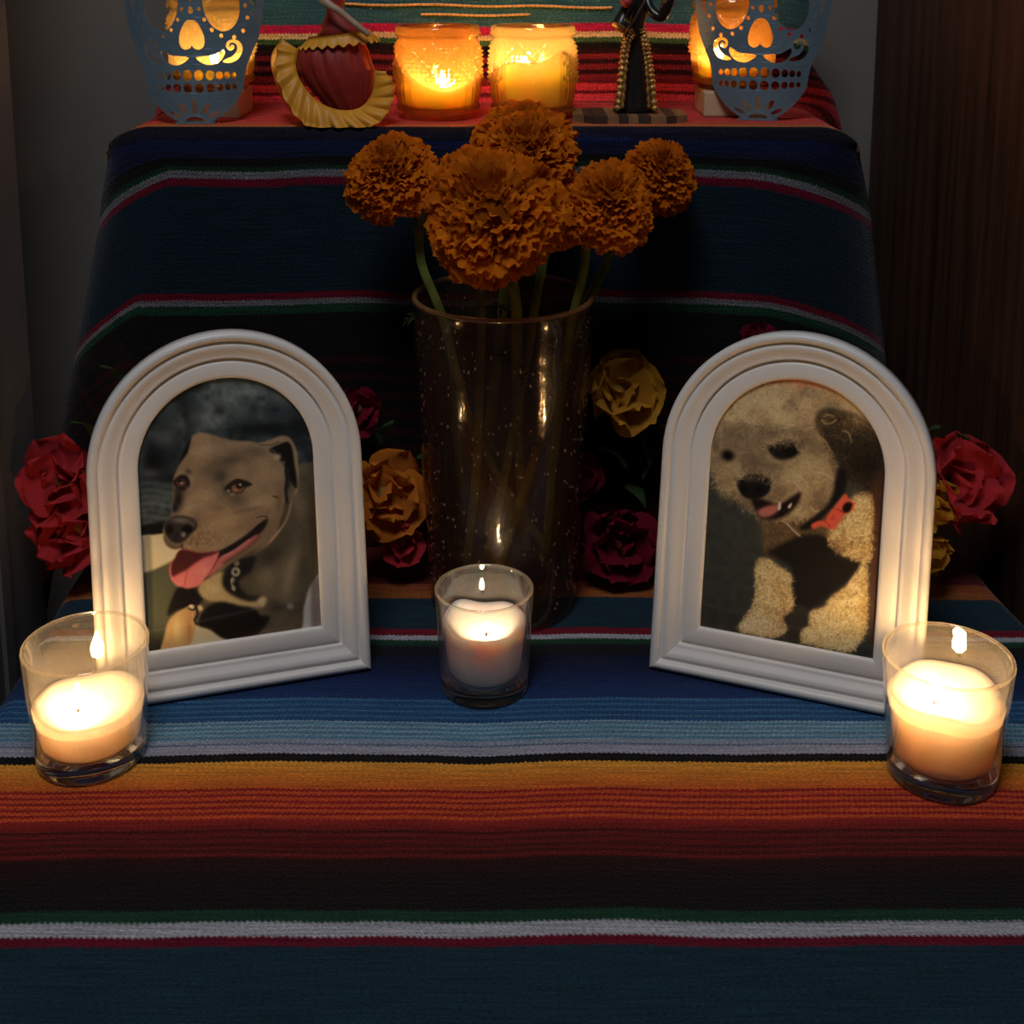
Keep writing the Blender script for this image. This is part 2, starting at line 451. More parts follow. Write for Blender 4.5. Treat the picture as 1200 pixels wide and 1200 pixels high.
# ------------------------------------------------------------------ picture frames
FW, FH, OW, OV0, OV1 = 15.285, 20.58, 9.811, 2.866, 17.94
def frame_path(off):
    """frame outline moved inward by off: bottom left, up, arch, down, bottom right; closed"""
    R = FW/2; z1 = FH-R; pts = [(-R+off, off)]
    for k in range(1, 8): pts.append((-R+off, off+(z1-off)*k/8))
    for k in range(41):
        a = PI-PI*k/40; pts.append(((R-off)*math.cos(a), z1+(R-off)*math.sin(a)))
    for k in range(7, 0, -1): pts.append((R-off, off+(z1-off)*k/8))
    pts.append((R-off, off)); return pts
PROF = [(.25, -.95), (0, -.85), (0, .12), (.06, .28), (.18, .40), (.34, .42), (.48, .34), (.55, .20), (.58, .08), (.66, .06), (.76, .16),
        (.9, .17), (1.1, .06), (1.32, -.08), (1.48, -.13), (1.58, -.12), (1.60, -.34), (1.68, -.38), (1.78, -.26), (1.9, -.22), (2.5, -.26), (2.66, -.30), (2.74, -.38), (2.74, -.62)]
def moulding(root):
    V = []; n = None
    for off, h in PROF:
        p = frame_path(off); n = len(p)
        V += [(x, -h, z) for x, z in p]
    F = grid_faces(len(PROF), n, True)
    me = mesh('moulding', V, F, M['white_frame'])
    # crisp mitres at the bottom corners
    shp = np.zeros(len(me.edges), dtype=bool)
    for e in me.edges:
        a, b = e.vertices
        if a % n == b % n and a % n in (0, n-1): shp[e.index] = True
    at = me.attributes.new('sharp_edge', 'BOOLEAN', 'EDGE'); at.data.foreach_set('value', shp)
    return link('moulding', me, root)

# --- flat print: small numpy painter in the pixel space of a close-up of each photograph
class Paint:
    def __init__(s, w, h, sc, col, seed=1):
        s.sc = sc; s.W, s.H = int(w*sc), int(h*sc)
        s.img = np.ones((s.H, s.W, 3))*np.array(col)/255.; s.r = np.random.RandomState(seed)
        s.yy, s.xx = np.mgrid[0:s.H, 0:s.W]; s.view(0, 0, 1)
    def view(s, ox, oy, k):
        """coordinates that follow are those of a nearer look at the same picture"""
        s.ox, s.oy, s.k = ox, oy, k
    def blur(s, m, b):
        b = int(round(b*s.sc))
        if b < 1: return m
        for _ in range(2):
            for ax in (0, 1):
                k = 2*b+1; pad = [(0, 0)]*m.ndim; pad[ax] = (b+1, b)
                c = np.cumsum(np.pad(m, pad, mode='edge'), axis=ax)
                sl1 = [slice(None)]*m.ndim; sl2 = [slice(None)]*m.ndim
                sl1[ax] = slice(k, None); sl2[ax] = slice(0, -k)
                m = (c[tuple(sl1)]-c[tuple(sl2)])/k
        return m
    def noise(s, cell, seed=0):
        r = np.random.RandomState(seed); c = cell*s.sc; gh, gw = int(s.H/c)+3, int(s.W/c)+3
        g = r.rand(gh, gw); y, x = s.yy/c, s.xx/c; i, j = y.astype(int), x.astype(int); fy, fx = y-i, x-j
        fy = fy*fy*(3-2*fy); fx = fx*fx*(3-2*fx)
        return (g[i, j]*(1-fx)+g[i, j+1]*fx)*(1-fy)+(g[i+1, j]*(1-fx)+g[i+1, j+1]*fx)*fy
    def fbm(s, cell, seed=0, n=4):
        return sum(s.noise(cell/2**k, seed+k)*.5**k for k in range(n))/sum(.5**k for k in range(n))
    def mask(s, pts, blur=3, smooth=True):
        P = spline(pts, 6, True) if smooth else np.array(pts, float)
        P = (P*s.k+(s.ox, s.oy))*s.sc; m = np.zeros((s.H, s.W), bool)
        x0, x1 = max(0, int(P[:, 0].min())-1), min(s.W, int(P[:, 0].max())+2)
        y0, y1 = max(0, int(P[:, 1].min())-1), min(s.H, int(P[:, 1].max())+2)
        if x1 <= x0 or y1 <= y0: return m.astype(float)
        X, Y = s.xx[y0:y1, x0:x1], s.yy[y0:y1, x0:x1]; a = np.zeros(X.shape, bool)
        for (ax, ay), (bx, by) in zip(P, np.roll(P, -1, 0)):
            if ay == by: continue
            a ^= ((ay > Y) != (by > Y)) & (X < (bx-ax)*(Y-ay)/(by-ay)+ax)
        m[y0:y1, x0:x1] = a
        return s.blur(m.astype(float), blur)
    def put(s, m, col, alpha=1.):
        col = np.array(col, float)/255. if not isinstance(col, np.ndarray) or col.ndim < 3 else col
        m = (m*alpha)[..., None]; s.img = s.img*(1-m)+col*m
    def poly(s, pts, col, blur=3, alpha=1., smooth=True, within=None):
        m = s.mask(pts, blur, smooth)
        if within is not None: m = m*within
        s.put(m, col, alpha); return m
    def ell(s, cx, cy, rx, ry, col, blur=3, alpha=1., rot=0, within=None, soft=False):
        x, y = (s.xx/s.sc-s.ox)/s.k-cx, (s.yy/s.sc-s.oy)/s.k-cy; c, n = math.cos(rot), math.sin(rot)
        d = np.sqrt(((x*c+y*n)/rx)**2+((-x*n+y*c)/ry)**2)
        m = np.exp(-d*d*1.6) if soft else s.blur((d < 1).astype(float), blur)
        if within is not None: m = m*within
        s.put(m, col, alpha); return m
    def line(s, pts, w, col, blur=1, alpha=1., smooth=True, within=None):
        P = ((spline(pts, 10) if smooth else np.array(pts, float))*s.k+(s.ox, s.oy))*s.sc; m = np.zeros((s.H, s.W)); w = w*s.k
        for (ax, ay), (bx, by) in zip(P[:-1], P[1:]):
            x0, x1 = int(max(0, min(ax, bx)-w)), int(min(s.W, max(ax, bx)+w+2)); y0, y1 = int(max(0, min(ay, by)-w)), int(min(s.H, max(ay, by)+w+2))
            if x1 <= x0 or y1 <= y0: continue
            X, Y = s.xx[y0:y1, x0:x1]-ax, s.yy[y0:y1, x0:x1]-ay; dx, dy = bx-ax, by-ay
            t = np.clip((X*dx+Y*dy)/(dx*dx+dy*dy+1e-9), 0, 1)
            d = np.hypot(X-t*dx, Y-t*dy); m[y0:y1, x0:x1] = np.maximum(m[y0:y1, x0:x1], np.clip(w*s.sc/2-d+.5, 0, 1))
        m = s.blur(m, blur)
        if within is not None: m = m*within
        s.put(m, col, alpha)
    def shade(s, m, field):
        """multiply colours by field where m"""
        s.img = s.img*(1+(field-1)[..., None]*m[..., None])
    def fur(s, m, n, length, curl, amp, flow=None, alpha=.6, seed=0, tint=(1., .98, .93), width=1, spill=False):
        """short curved hairs, lighter and darker than what is under them"""
        r = np.random.RandomState(seed); ys, xs = np.nonzero(m > .5)
        if len(ys) == 0: return
        k = r.randint(0, len(ys), n); x, y = xs[k].astype(float), ys[k].astype(float)
        a = (flow(x/s.sc, y/s.sc) if flow is not None else 0)+r.randn(n)*.6; cu = r.randn(n)*curl
        g = 1+amp*r.randn(n); base = s.img[ys[k], xs[k]]
        colr = np.clip(base*g[:, None]*np.where(g[:, None] > 1, np.array(tint), 1), 0, 1)
        st = max(4, int(length*s.sc*r.uniform(.9, 1.1)))
        for i in range(st):
            f = alpha*math.sin(PI*(i+.5)/st)
            for d in range(width):
                o = d-(width-1)/2
                xi = np.clip(np.rint(x-np.sin(a)*o).astype(int), 0, s.W-1); yi = np.clip(np.rint(y+np.cos(a)*o).astype(int), 0, s.H-1)
                w = np.full((n, 1), f) if spill else f*(m[yi, xi])[:, None]
                s.img[yi, xi] = s.img[yi, xi]*(1-w)+colr*w
            x += np.cos(a); y += np.sin(a); a += cu/st*2

def paint_grey_dog():
    p = Paint(823, 1200, .6, (36, 44, 46), 5)
    n = p.fbm(120, 11, 4); n2 = p.fbm(46, 40, 3)
    p.put(np.clip((n-.40)*3.0, 0, 1)*np.clip((n2-.25)*2.0, 0, 1), (104, 114, 110), .8)
    p.put(np.clip((.44-n2)*3.5, 0, 1), (18, 23, 25), .75)
    for (x, y, rx, ry, c, al, rt) in ((110, 400, 60, 100, 12, .9, .3), (235, 215, 34, 110, 15, .7, -.3), (540, 262, 170, 34, 16, .8, 0), (690, 250, 50, 60, 16, .7, 0), (330, 300, 40, 20, 16, .6, 0),
                                (330, 160, 50, 80, 108, .35, .4), (150, 300, 70, 44, 100, .5, .2), (610, 130, 90, 46, 98, .4, .1), (90, 440, 50, 26, 92, .5, 0), (460, 190, 60, 36, 92, .35, .3)):
        p.ell(x, y, rx, ry, (c, c*1.05, c*1.03), alpha=al, soft=True, rot=rt)
    for k in range(7):
        y = 480+k*27; p.line([(0, y+22), (80, y), (180, y+14), (260, y-6)], 15, (84+14*(k % 2), 92+14*(k % 2), 92+12*(k % 2)), 6, .6)
    p.poly([(0, 668), (120, 640), (260, 610), (260, 690), (90, 700), (0, 706)], (14, 15, 15), 5)
    p.poly([(0, 702), (90, 692), (330, 660), (330, 900), (0, 900)], (206, 190, 140), 4, smooth=False)
    p.poly([(0, 702), (92, 690), (102, 860), (0, 880)], (124, 122, 108), 5, smooth=False)
    p.poly([(0, 870), (70, 845), (160, 805), (240, 770), (340, 800), (300, 1000), (240, 1200), (0, 1200)], (66, 70, 56), 5)
    p.poly([(0, 855), (95, 840), (105, 1200), (0, 1200)], (40, 46, 42), 5, smooth=False); p.ell(120, 1150, 60, 90, (26, 28, 24), alpha=.9, soft=True)
    p.poly([(560, 860), (823, 840), (823, 1200), (560, 1200)], (160, 158, 152), 4, smooth=False)
    p.poly([(737, 870), (823, 850), (823, 1100), (742, 1100)], (106, 98, 92), 6, smooth=False)
    p.poly([(220, 1075), (285, 1040), (340, 1060), (420, 1100), (420, 1200), (180, 1200)], (168, 160, 130), 4)
    body = p.poly([(660, 470), (690, 404), (740, 398), (830, 410), (830, 760), (770, 850), (735, 900), (712, 980), (690, 1090), (540, 1130), (400, 1110), (300, 1060), (200, 1030), (165, 985), (185, 930), (260, 880), (350, 820), (480, 720), (600, 640)], (76, 69, 53), 4)
    p.shade(body, .78+.44*p.fbm(70, 21, 3))
    p.ell(690, 560, 44, 90, (116, 106, 84), alpha=.55, soft=True, within=body, rot=-.2); p.ell(755, 650, 30, 230, (60, 46, 32), alpha=.9, soft=True, within=body)
    p.ell(655, 850, 34, 150, (128, 117, 93), alpha=.7, soft=True, within=body, rot=.25); p.ell(560, 860, 60, 60, (112, 102, 80), alpha=.7, soft=True, within=body); p.ell(580, 770, 90, 40, (40, 37, 31), alpha=.7, soft=True, within=body, rot=-.5)
    p.ell(715, 830, 26, 150, (62, 57, 45), alpha=.7, soft=True, within=body); p.ell(600, 980, 60, 30, (40, 37, 31), alpha=.8, soft=True, within=body)
    # lower chest, in the pixels of a nearer look
    p.view(34.3, 720, .6288)
    p.poly([(200, 470), (230, 360), (270, 290), (320, 285), (400, 300), (430, 350), (400, 400), (350, 410), (260, 440)], (17, 16, 14), 5)
    ch = p.poly([(395, 300), (440, 240), (520, 190), (580, 210), (560, 270), (600, 330), (680, 370), (760, 380), (800, 350), (835, 355), (830, 400), (780, 418), (680, 410), (560, 385), (480, 380), (420, 350)], (148, 132, 96), 5)
    p.ell(500, 300, 50, 40, (176, 158, 118), alpha=.6, soft=True, within=ch); p.ell(805, 375, 26, 20, (172, 164, 150), alpha=.9, soft=True); p.ell(990, 412, 22, 16, (150, 144, 130), blur=5, alpha=.7)
    p.poly([(400, 500), (430, 440), (480, 400), (560, 385), (660, 410), (760, 430), (800, 470), (860, 480), (800, 570), (700, 640), (560, 620), (480, 560), (400, 540)], (17, 16, 13), 5)
    p.poly([(550, 240), (590, 150), (640, 100), (760, 90), (740, 180), (660, 250), (700, 330), (760, 350), (800, 345), (760, 372), (690, 366), (610, 330), (570, 300)], (24, 22, 20), 6)
    leg = p.poly([(205, 510), (250, 460), (320, 420), (350, 410), (380, 440), (370, 500), (385, 540), (350, 660), (300, 760), (150, 760), (180, 600)], (156, 126, 86), 4)
    p.ell(260, 560, 34, 110, (196, 166, 122), alpha=.7, soft=True, within=leg); p.ell(340, 560, 26, 110, (120, 90, 58), alpha=.7, soft=True, within=leg)
    p.ell(352, 416, 18, 14, (214, 196, 160), blur=2); p.ell(408, 425, 16, 18, (196, 178, 142), blur=3); p.line([(335, 425), (365, 436), (385, 420), (392, 470), (372, 500), (388, 530)], 11, (18, 15, 13), 2)
    for (cx, cy, r) in ((638, 190, 27), (618, 243, 13), (624, 296, 12), (645, 136, 14)):
        p.ell(cx, cy, r, r*1.05, (178, 172, 150), blur=3); p.ell(cx, cy, r*.55, r*.6, (36, 33, 28), blur=3)
    p.line([(618, 230), (612, 262), (630, 310)], 9, (150, 144, 126), 2)
    # head, in the pixels of a nearer look
    p.view(120, 240, .5717)
    p.poly([(150, 300), (165, 240), (200, 160), (235, 100), (290, 95), (300, 140), (250, 190), (200, 260)], (17, 15, 13), 4)
    jaw = p.poly([(775, 660), (850, 640), (862, 730), (800, 840), (700, 915), (590, 955), (500, 1000), (430, 1050), (350, 1100), (330, 1090), (400, 1000), (560, 850)], (108, 91, 68), 4)
    p.ell(640, 930, 120, 26, (60, 50, 40), alpha=.8, soft=True, within=jaw, rot=-.5)
    head = p.poly([(240, 96), (262, 78), (300, 60), (380, 76), (480, 108), (560, 122), (640, 124), (720, 140), (790, 150), (850, 230), (900, 320), (908, 430), (900, 540), (875, 650), (830, 700), (780, 668), (740, 702), (650, 770), (560, 832), (470, 885), (430, 902), (330, 914), (220, 904), (165, 884), (110, 888), (62, 862), (40, 805), (38, 750), (58, 685), (100, 640), (104, 560), (108, 460), (120, 370), (160, 280), (215, 200)], (124, 106, 82), 3)
    p.shade(head, .86+.28*p.fbm(50, 61, 4))
    L = lambda x, y, rx, ry, c, al, rt=0: p.ell(x, y, rx, ry, c, alpha=al, soft=True, within=head, rot=rt)
    L(330, 190, 130, 70, (150, 130, 102), .8, -.2); L(560, 150, 140, 26, (138, 118, 90), .7); L(760, 330, 90, 130, (136, 116, 88), .7); L(700, 200, 110, 46, (92, 80, 62), .8, .1)
    L(520, 260, 150, 50, (80, 70, 56), .9, -.25); L(440, 370, 80, 80, (66, 58, 47), .95); L(360, 330, 90, 60, (92, 79, 62), .7); L(300, 280, 60, 40, (130, 112, 88), .6)
    L(215, 345, 34, 30, (60, 50, 42), .9); L(560, 540, 110, 60, (78, 69, 54), .9, .25); L(480, 470, 40, 60, (70, 62, 50), .8)
    L(720, 560, 130, 50, (146, 125, 95), .8, -.15); L(330, 520, 110, 90, (146, 126, 98), .85, -.5); L(210, 590, 110, 60, (150, 130, 102), .8, -.7); L(480, 690, 150, 70, (146, 126, 95), .8, -.25); L(380, 820, 130, 60, (122, 104, 80), .7)
    L(145, 540, 48, 90, (26, 22, 19), 1.0, .1); L(120, 600, 30, 40, (22, 19, 16), 1.0); L(150, 470, 44, 40, (44, 37, 31), .9); L(860, 560, 34, 130, (96, 78, 56), .8, .1); L(840, 690, 60, 50, (112, 90, 66), .7)
    L(430, 600, 60, 18, (96, 82, 62), .6, .2); L(640, 610, 140, 14, (88, 75, 57), .55, -.2); L(270, 680, 40, 44, (96, 76, 64), .7)
    p.line([(395, 460), (440, 520), (470, 560), (540, 600)], 7, (84, 73, 57), 3, .6); p.line([(180, 590), (250, 560), (330, 550)], 7, (100, 86, 66), 3, .5)
    r = np.random.RandomState(4)
    for k in range(220):                              # whisker dots round the nose
        x, y = r.normal(300, 65), r.normal(820, 42)
        p.ell(x, y, 5, 5, (66, 54, 42) if k % 3 else (170, 146, 112), blur=2, alpha=.4, within=head)
    p.fur(head, 6000, 13, .4, .13, lambda x, y: np.arctan2(y-620, x-215), .5, 3, (1, .97, .9)); p.fur(body, 3500, 18, .4, .16, lambda x, y: x*0+1.4, .45, 4)
    # folded right ear
    p.poly([(700, 146), (790, 116), (870, 86), (920, 92), (950, 118), (985, 200), (998, 330), (996, 430), (988, 462), (960, 448), (930, 330), (840, 190), (780, 160)], (134, 114, 88), 3)
    p.poly([(788, 186), (850, 150), (920, 128), (950, 170), (968, 280), (986, 400), (984, 458), (958, 440), (930, 380), (924, 324), (904, 312), (896, 262), (870, 268), (838, 220)], (19, 17, 15), 3)
    p.line([(720, 150), (800, 150), (860, 128)], 7, (54, 45, 36), 2, .8); p.ell(846, 236, 28, 22, (164, 148, 122), blur=5, alpha=.9); p.line([(800, 180), (830, 200), (850, 260), (895, 280)], 8, (120, 102, 80), 2, .7)
    p.line([(905, 325), (912, 400), (905, 470), (918, 560)], 17, (20, 17, 15), 3, .9); p.line([(815, 515), (835, 517), (852, 524)], 7, (24, 19, 16), 1)
    p.line([(985, 470), (945, 540), (925, 640), (880, 730), (800, 830)], 16, (150, 128, 106), 3, .85); p.line([(965, 500), (925, 580), (905, 660), (850, 750)], 10, (60, 50, 42), 3, .8); p.line([(870, 740), (820, 810), (770, 860)], 9, (170, 120, 100), 3, .6)
    # eyes
    p.poly([(478, 470), (505, 430), (560, 398), (612, 408), (665, 432), (620, 455), (600, 485), (545, 500), (500, 495)], (28, 23, 19), 3)
    p.ell(566, 458, 46, 30, (124, 78, 54), blur=4); p.ell(578, 440, 24, 22, (20, 14, 12), blur=3); p.ell(548, 470, 16, 9, (168, 120, 92), blur=3, alpha=.8); p.ell(584, 432, 8, 7, (235, 222, 204), blur=1); p.ell(500, 478, 16, 9, (176, 160, 136), blur=4, alpha=.9); p.ell(530, 497, 24, 8, (150, 140, 124), blur=4, alpha=.8)
    p.line([(478, 462), (510, 424), (560, 396), (615, 406), (668, 432)], 8, (16, 13, 11), 2); p.line([(470, 430), (530, 375), (610, 370), (680, 410)], 10, (134, 116, 90), 5, .55)
    p.poly([(112, 425), (125, 388), (165, 364), (205, 372), (226, 405), (222, 448), (190, 470), (140, 455)], (24, 19, 17), 4)
    p.ell(166, 420, 34, 26, (104, 66, 50), blur=5); p.ell(160, 412, 16, 16, (18, 13, 12), blur=3); p.ell(168, 420, 9, 6, (214, 196, 180), blur=2); p.line([(112, 392), (140, 358), (190, 344), (228, 372)], 9, (140, 122, 98), 4, .6); p.ell(205, 455, 12, 12, (110, 96, 82), blur=4, alpha=.7)
    # nose
    p.poly([(48, 700), (90, 662), (150, 650), (235, 664), (278, 700), (274, 745), (235, 780), (200, 825), (150, 850), (100, 838), (62, 800), (44, 750)], (42, 38, 36), 3)
    p.ell(165, 685, 90, 28, (104, 97, 90), alpha=.9, soft=True, rot=.08); p.ell(245, 715, 26, 30, (78, 70, 64), alpha=.8, soft=True); p.ell(208, 748, 40, 30, (11, 9, 9), blur=4, rot=-.1); p.ell(85, 750, 24, 34, (13, 11, 10), blur=5); p.ell(182, 785, 20, 22, (150, 138, 126), alpha=.8, soft=True); p.ell(130, 800, 30, 40, (26, 23, 22), alpha=.8, soft=True)
    p.poly([(40, 808), (64, 860), (112, 888), (166, 882), (190, 850), (150, 860), (100, 845), (58, 800)], (84, 72, 58), 3); p.line([(170, 850), (175, 880), (200, 902)], 7, (26, 22, 19), 2)
    # mouth and tongue
    p.poly([(165, 895), (300, 914), (428, 902), (520, 862), (620, 795), (710, 715), (774, 672), (776, 700), (740, 760), (660, 830), (560, 905), (470, 965), (410, 1030), (340, 1100), (240, 1100), (150, 1010)], (30, 22, 20), 3)
    p.poly([(400, 1010), (440, 945), (540, 895), (620, 835), (690, 790), (716, 790), (690, 835), (590, 905), (510, 955), (440, 1015), (375, 1075), (345, 1090)], (160, 90, 86), 4)
    p.line([(430, 925), (540, 868), (640, 800), (740, 710)], 12, (18, 13, 12), 3); p.line([(450, 985), (540, 930), (640, 860), (720, 780)], 6, (84, 40, 38), 2, .8); p.line([(460, 945), (560, 885), (650, 820)], 5, (206, 140, 132), 2, .8)
    p.line([(700, 668), (745, 655), (778, 664)], 7, (40, 33, 27), 2); p.line([(720, 800), (650, 870), (560, 935), (470, 990)], 8, (50, 40, 33), 3, .9)
    tg = p.poly([(168, 892), (120, 950), (88, 1000), (84, 1050), (98, 1106), (138, 1148), (178, 1158), (214, 1168), (290, 1146), (332, 1100), (392, 1015), (428, 935), (424, 905), (300, 914)], (204, 100, 100), 3)
    p.ell(330, 1040, 60, 50, (226, 124, 120), alpha=.6, soft=True, within=tg); p.ell(150, 1120, 40, 30, (214, 108, 106), alpha=.6, soft=True, within=tg)
    p.poly([(160, 885), (428, 900), (400, 925), (330, 950), (270, 985), (205, 1035), (150, 1062), (104, 1085), (90, 1050), (92, 1000), (120, 950)], (62, 26, 26), 5, within=tg)
    p.line([(212, 1040), (200, 1090), (188, 1150)], 6, (140, 56, 58), 2, .9); p.line([(90, 1000), (88, 1050), (104, 1110)], 6, (224, 120, 118), 2, .8, within=tg)
    p.view(0, 0, 1)
    p.img *= (.95+.10*p.noise(3, 77))[..., None]
    return p

def paint_curly_dog():
    p = Paint(800, 1200, .6, (50, 52, 46), 8)
    p.img *= (.80+.4*p.fbm(26, 3, 4))[..., None]; p.img *= (1.15-.35*(p.yy/p.H))[..., None]
    p.poly([(200, 0), (700, 0), (760, 200), (600, 130), (430, 105), (320, 84), (200, 110)], (24, 20, 18), 6)
    p.poly([(300, 90), (420, 30), (580, 40), (660, 110), (720, 200), (600, 180), (470, 130)], (172, 90, 66), 8)
    p.poly([(690, 430), (800, 400), (800, 1200), (700, 1200)], (64, 40, 28), 5, smooth=False)
    down = lambda a: (lambda x, y: x*0+a)
    # chest and legs
    p.view(16.7, 600, .625)
    neck = p.poly([(400, -40), (600, -60), (900, -60), (860, 120), (760, 190), (640, 230), (470, 260), (420, 220), (405, 90)], (82, 66, 44), 8)
    p.fur(neck, 1500, 40, 2.0, .25, down(1.0), .5, 31, width=2)
    belly = p.poly([(440, 220), (640, 120), (800, 120), (900, 230), (1000, 270), (1010, 330), (900, 440), (780, 540), (690, 600), (680, 700), (600, 760), (540, 640), (600, 520), (590, 330), (500, 260)], (24, 21, 18), 9)
    p.poly([(590, 560), (700, 590), (660, 780), (540, 740)], (40, 38, 32), 9)
    chest = p.poly([(880, 20), (980, -130), (1090, -120), (1085, 250), (1010, 262), (940, 245), (850, 190), (820, 100)], (176, 146, 100), 9)
    p.shade(chest, .62+.76*p.fbm(44, 71, 3)); p.ell(880, 190, 60, 70, (96, 76, 50), alpha=.8, soft=True, within=chest)
    p.fur(chest, 2600, 34, 5.0, .34, down(.6), .6, 1, width=2, spill=True)
    l1 = p.poly([(385, 262), (450, 268), (530, 325), (588, 370), (582, 440), (602, 540), (572, 590), (530, 630), (556, 710), (490, 750), (420, 742), (262, 708), (290, 640), (345, 560), (368, 460), (364, 340)], (188, 158, 112), 6)
    p.shade(l1, .70+.58*p.fbm(30, 72, 3)); p.ell(520, 420, 70, 70, (130, 106, 72), alpha=.6, soft=True, within=l1); p.ell(360, 660, 90, 60, (214, 178, 134), alpha=.55, soft=True, within=l1); p.ell(545, 590, 26, 90, (104, 80, 54), alpha=.7, soft=True, within=l1)
    l2 = p.poly([(1058, 295), (1010, 335), (930, 440), (840, 505), (800, 565), (710, 600), (704, 680), (655, 722), (664, 786), (800, 812), (950, 840), (1030, 760), (1064, 640)], (200, 170, 118), 6)
    p.shade(l2, .70+.58*p.fbm(30, 73, 3)); p.ell(800, 740, 130, 60, (220, 180, 128), alpha=.5, soft=True, within=l2); p.ell(1040, 620, 24, 260, (120, 92, 60), alpha=.7, soft=True, within=l2)
    for m, sd in ((l1, 2), (l2, 3)): p.fur(m, 2600, 30, 3.6, .26, down(1.3), .55, sd, width=2, spill=True); p.fur(m, 2500, 16, 4.5, .34, down(1.2), .6, sd+20, spill=True)
    for (cx, cy) in ((340, 700), (440, 720), (720, 760), (800, 770), (870, 800)): p.ell(cx, cy, 26, 22, (206, 150, 112), alpha=.45, soft=True)
    # head
    p.view(50, 33.3, .611)
    head = p.poly([(30, 460), (60, 370), (95, 290), (200, 160), (330, 92), (450, 72), (560, 90), (700, 100), (850, 130), (950, 170), (1040, 260), (1000, 330), (880, 420), (848, 560), (835, 660), (820, 770), (770, 860), (690, 925), (600, 930), (540, 940), (440, 930), (330, 890), (220, 820), (130, 775), (70, 700), (36, 600)], (142, 123, 92), 8)
    p.shade(head, .52+.96*p.fbm(54, 81, 3))
    L = lambda x, y, rx, ry, c, al, rt=0: p.ell(x, y, rx, ry, c, alpha=al, soft=True, within=head, rot=rt)
    L(330, 190, 240, 90, (158, 138, 108), .65); L(470, 340, 160, 50, (134, 116, 88), .5, -.1); L(700, 330, 90, 120, (128, 108, 78), .6); L(660, 600, 190, 70, (172, 150, 110), .7, .05); L(650, 720, 130, 60, (162, 140, 98), .6, -.3)
    L(150, 610, 120, 70, (160, 140, 106), .65, .2); L(430, 600, 70, 60, (112, 96, 72), .6); L(260, 470, 110, 50, (106, 90, 68), .6); L(60, 460, 40, 70, (76, 64, 50), .9); L(300, 560, 50, 60, (84, 70, 52), .7); L(160, 470, 80, 26, (96, 80, 60), .7); L(480, 420, 150, 26, (92, 78, 58), .7, -.05); L(620, 540, 150, 24, (180, 158, 120), .6, .05); L(330, 300, 130, 30, (112, 96, 72), .5, -.2); L(240, 230, 90, 40, (172, 152, 120), .5, -.3); L(880, 180, 120, 60, (160, 126, 82), .7, .3); L(750, 860, 90, 60, (84, 68, 46), .85); L(200, 780, 120, 30, (58, 49, 38), .9, .35); L(440, 800, 60, 40, (84, 70, 50), .8); L(820, 640, 36, 120, (82, 66, 46), .7)
    rad = lambda x, y: np.arctan2(y-360, x-250)
    p.fur(head, 2600, 60, 1.3, .13, rad, .5, 6, width=4, spill=True); p.fur(head, 4200, 34, 2.0, .15, rad, .5, 7, width=1, spill=True)
    L(430, 600, 70, 46, (92, 78, 58), .55); L(250, 560, 60, 46, (110, 94, 72), .5); L(380, 430, 120, 30, (100, 86, 66), .5, -.1); L(120, 700, 80, 50, (104, 88, 64), .5); L(480, 760, 90, 40, (96, 80, 58), .5, -.3); L(700, 480, 60, 90, (112, 94, 68), .5)
    # dark ear
    ear = p.poly([(706, 290), (730, 245), (800, 225), (900, 250), (1010, 300), (1130, 430), (1160, 560), (1125, 680), (1050, 735), (960, 705), (900, 650), (850, 560), (800, 480), (760, 420), (715, 350)], (40, 33, 23), 9)
    p.ell(960, 300, 120, 46, (112, 90, 58), alpha=.75, soft=True, rot=.45, within=ear); p.ell(760, 300, 40, 60, (96, 78, 50), alpha=.8, soft=True, within=ear); p.ell(850, 380, 60, 60, (70, 56, 38), alpha=.6, soft=True, within=ear); p.ell(1030, 580, 110, 130, (17, 14, 11), alpha=.9, soft=True, within=ear)
    p.fur(ear, 900, 60, 1.2, .5, down(1.0), .45, 9, width=2, spill=True)
    for P in ([(745, 300), (765, 325), (810, 322), (835, 300)], [(760, 280), (790, 268), (820, 280)], [(700, 400), (760, 430), (800, 500)], [(880, 370), (920, 390), (935, 450)]): p.line(P, 8, (170, 142, 96), 2, .7)
    # eyes, nose, mouth
    p.poly([(392, 482), (440, 456), (520, 438), (596, 425), (624, 470), (590, 525), (530, 556), (466, 556), (420, 525)], (20, 16, 13), 7); p.ell(545, 490, 46, 34, (8, 7, 6), blur=4)
    p.ell(140, 530, 44, 36, (28, 23, 18), blur=9, rot=.3); p.ell(140, 532, 24, 20, (9, 8, 7), blur=4)
    for k in range(11): p.line([(545+k*6, 405+k*2), (565+k*6, 450+k*3), (590+k*3, 500+k)], 4, (196, 172, 140), 1, .55)
    p.line([(360, 440), (430, 425), (520, 410), (570, 420)], 18, (150, 130, 98), 6, .6); p.line([(400, 560), (480, 575), (560, 560)], 14, (150, 130, 100), 5, .6)
    p.poly([(200, 720), (215, 675), (280, 655), (360, 655), (412, 690), (408, 760), (360, 800), (290, 810), (235, 790)], (19, 17, 16), 4)
    p.ell(300, 680, 80, 20, (58, 53, 48), alpha=.8, soft=True); p.ell(345, 750, 26, 22, (5, 5, 5), blur=5); p.ell(240, 745, 20, 22, (7, 7, 7), blur=5)
    p.poly([(290, 800), (380, 815), (450, 845), (500, 830), (560, 790), (612, 764), (600, 820), (550, 890), (480, 935), (400, 945), (345, 925), (310, 870)], (24, 16, 15), 6)
    p.poly([(330, 890), (380, 860), (440, 848), (470, 850), (455, 895), (410, 922), (360, 925)], (158, 92, 80), 5)
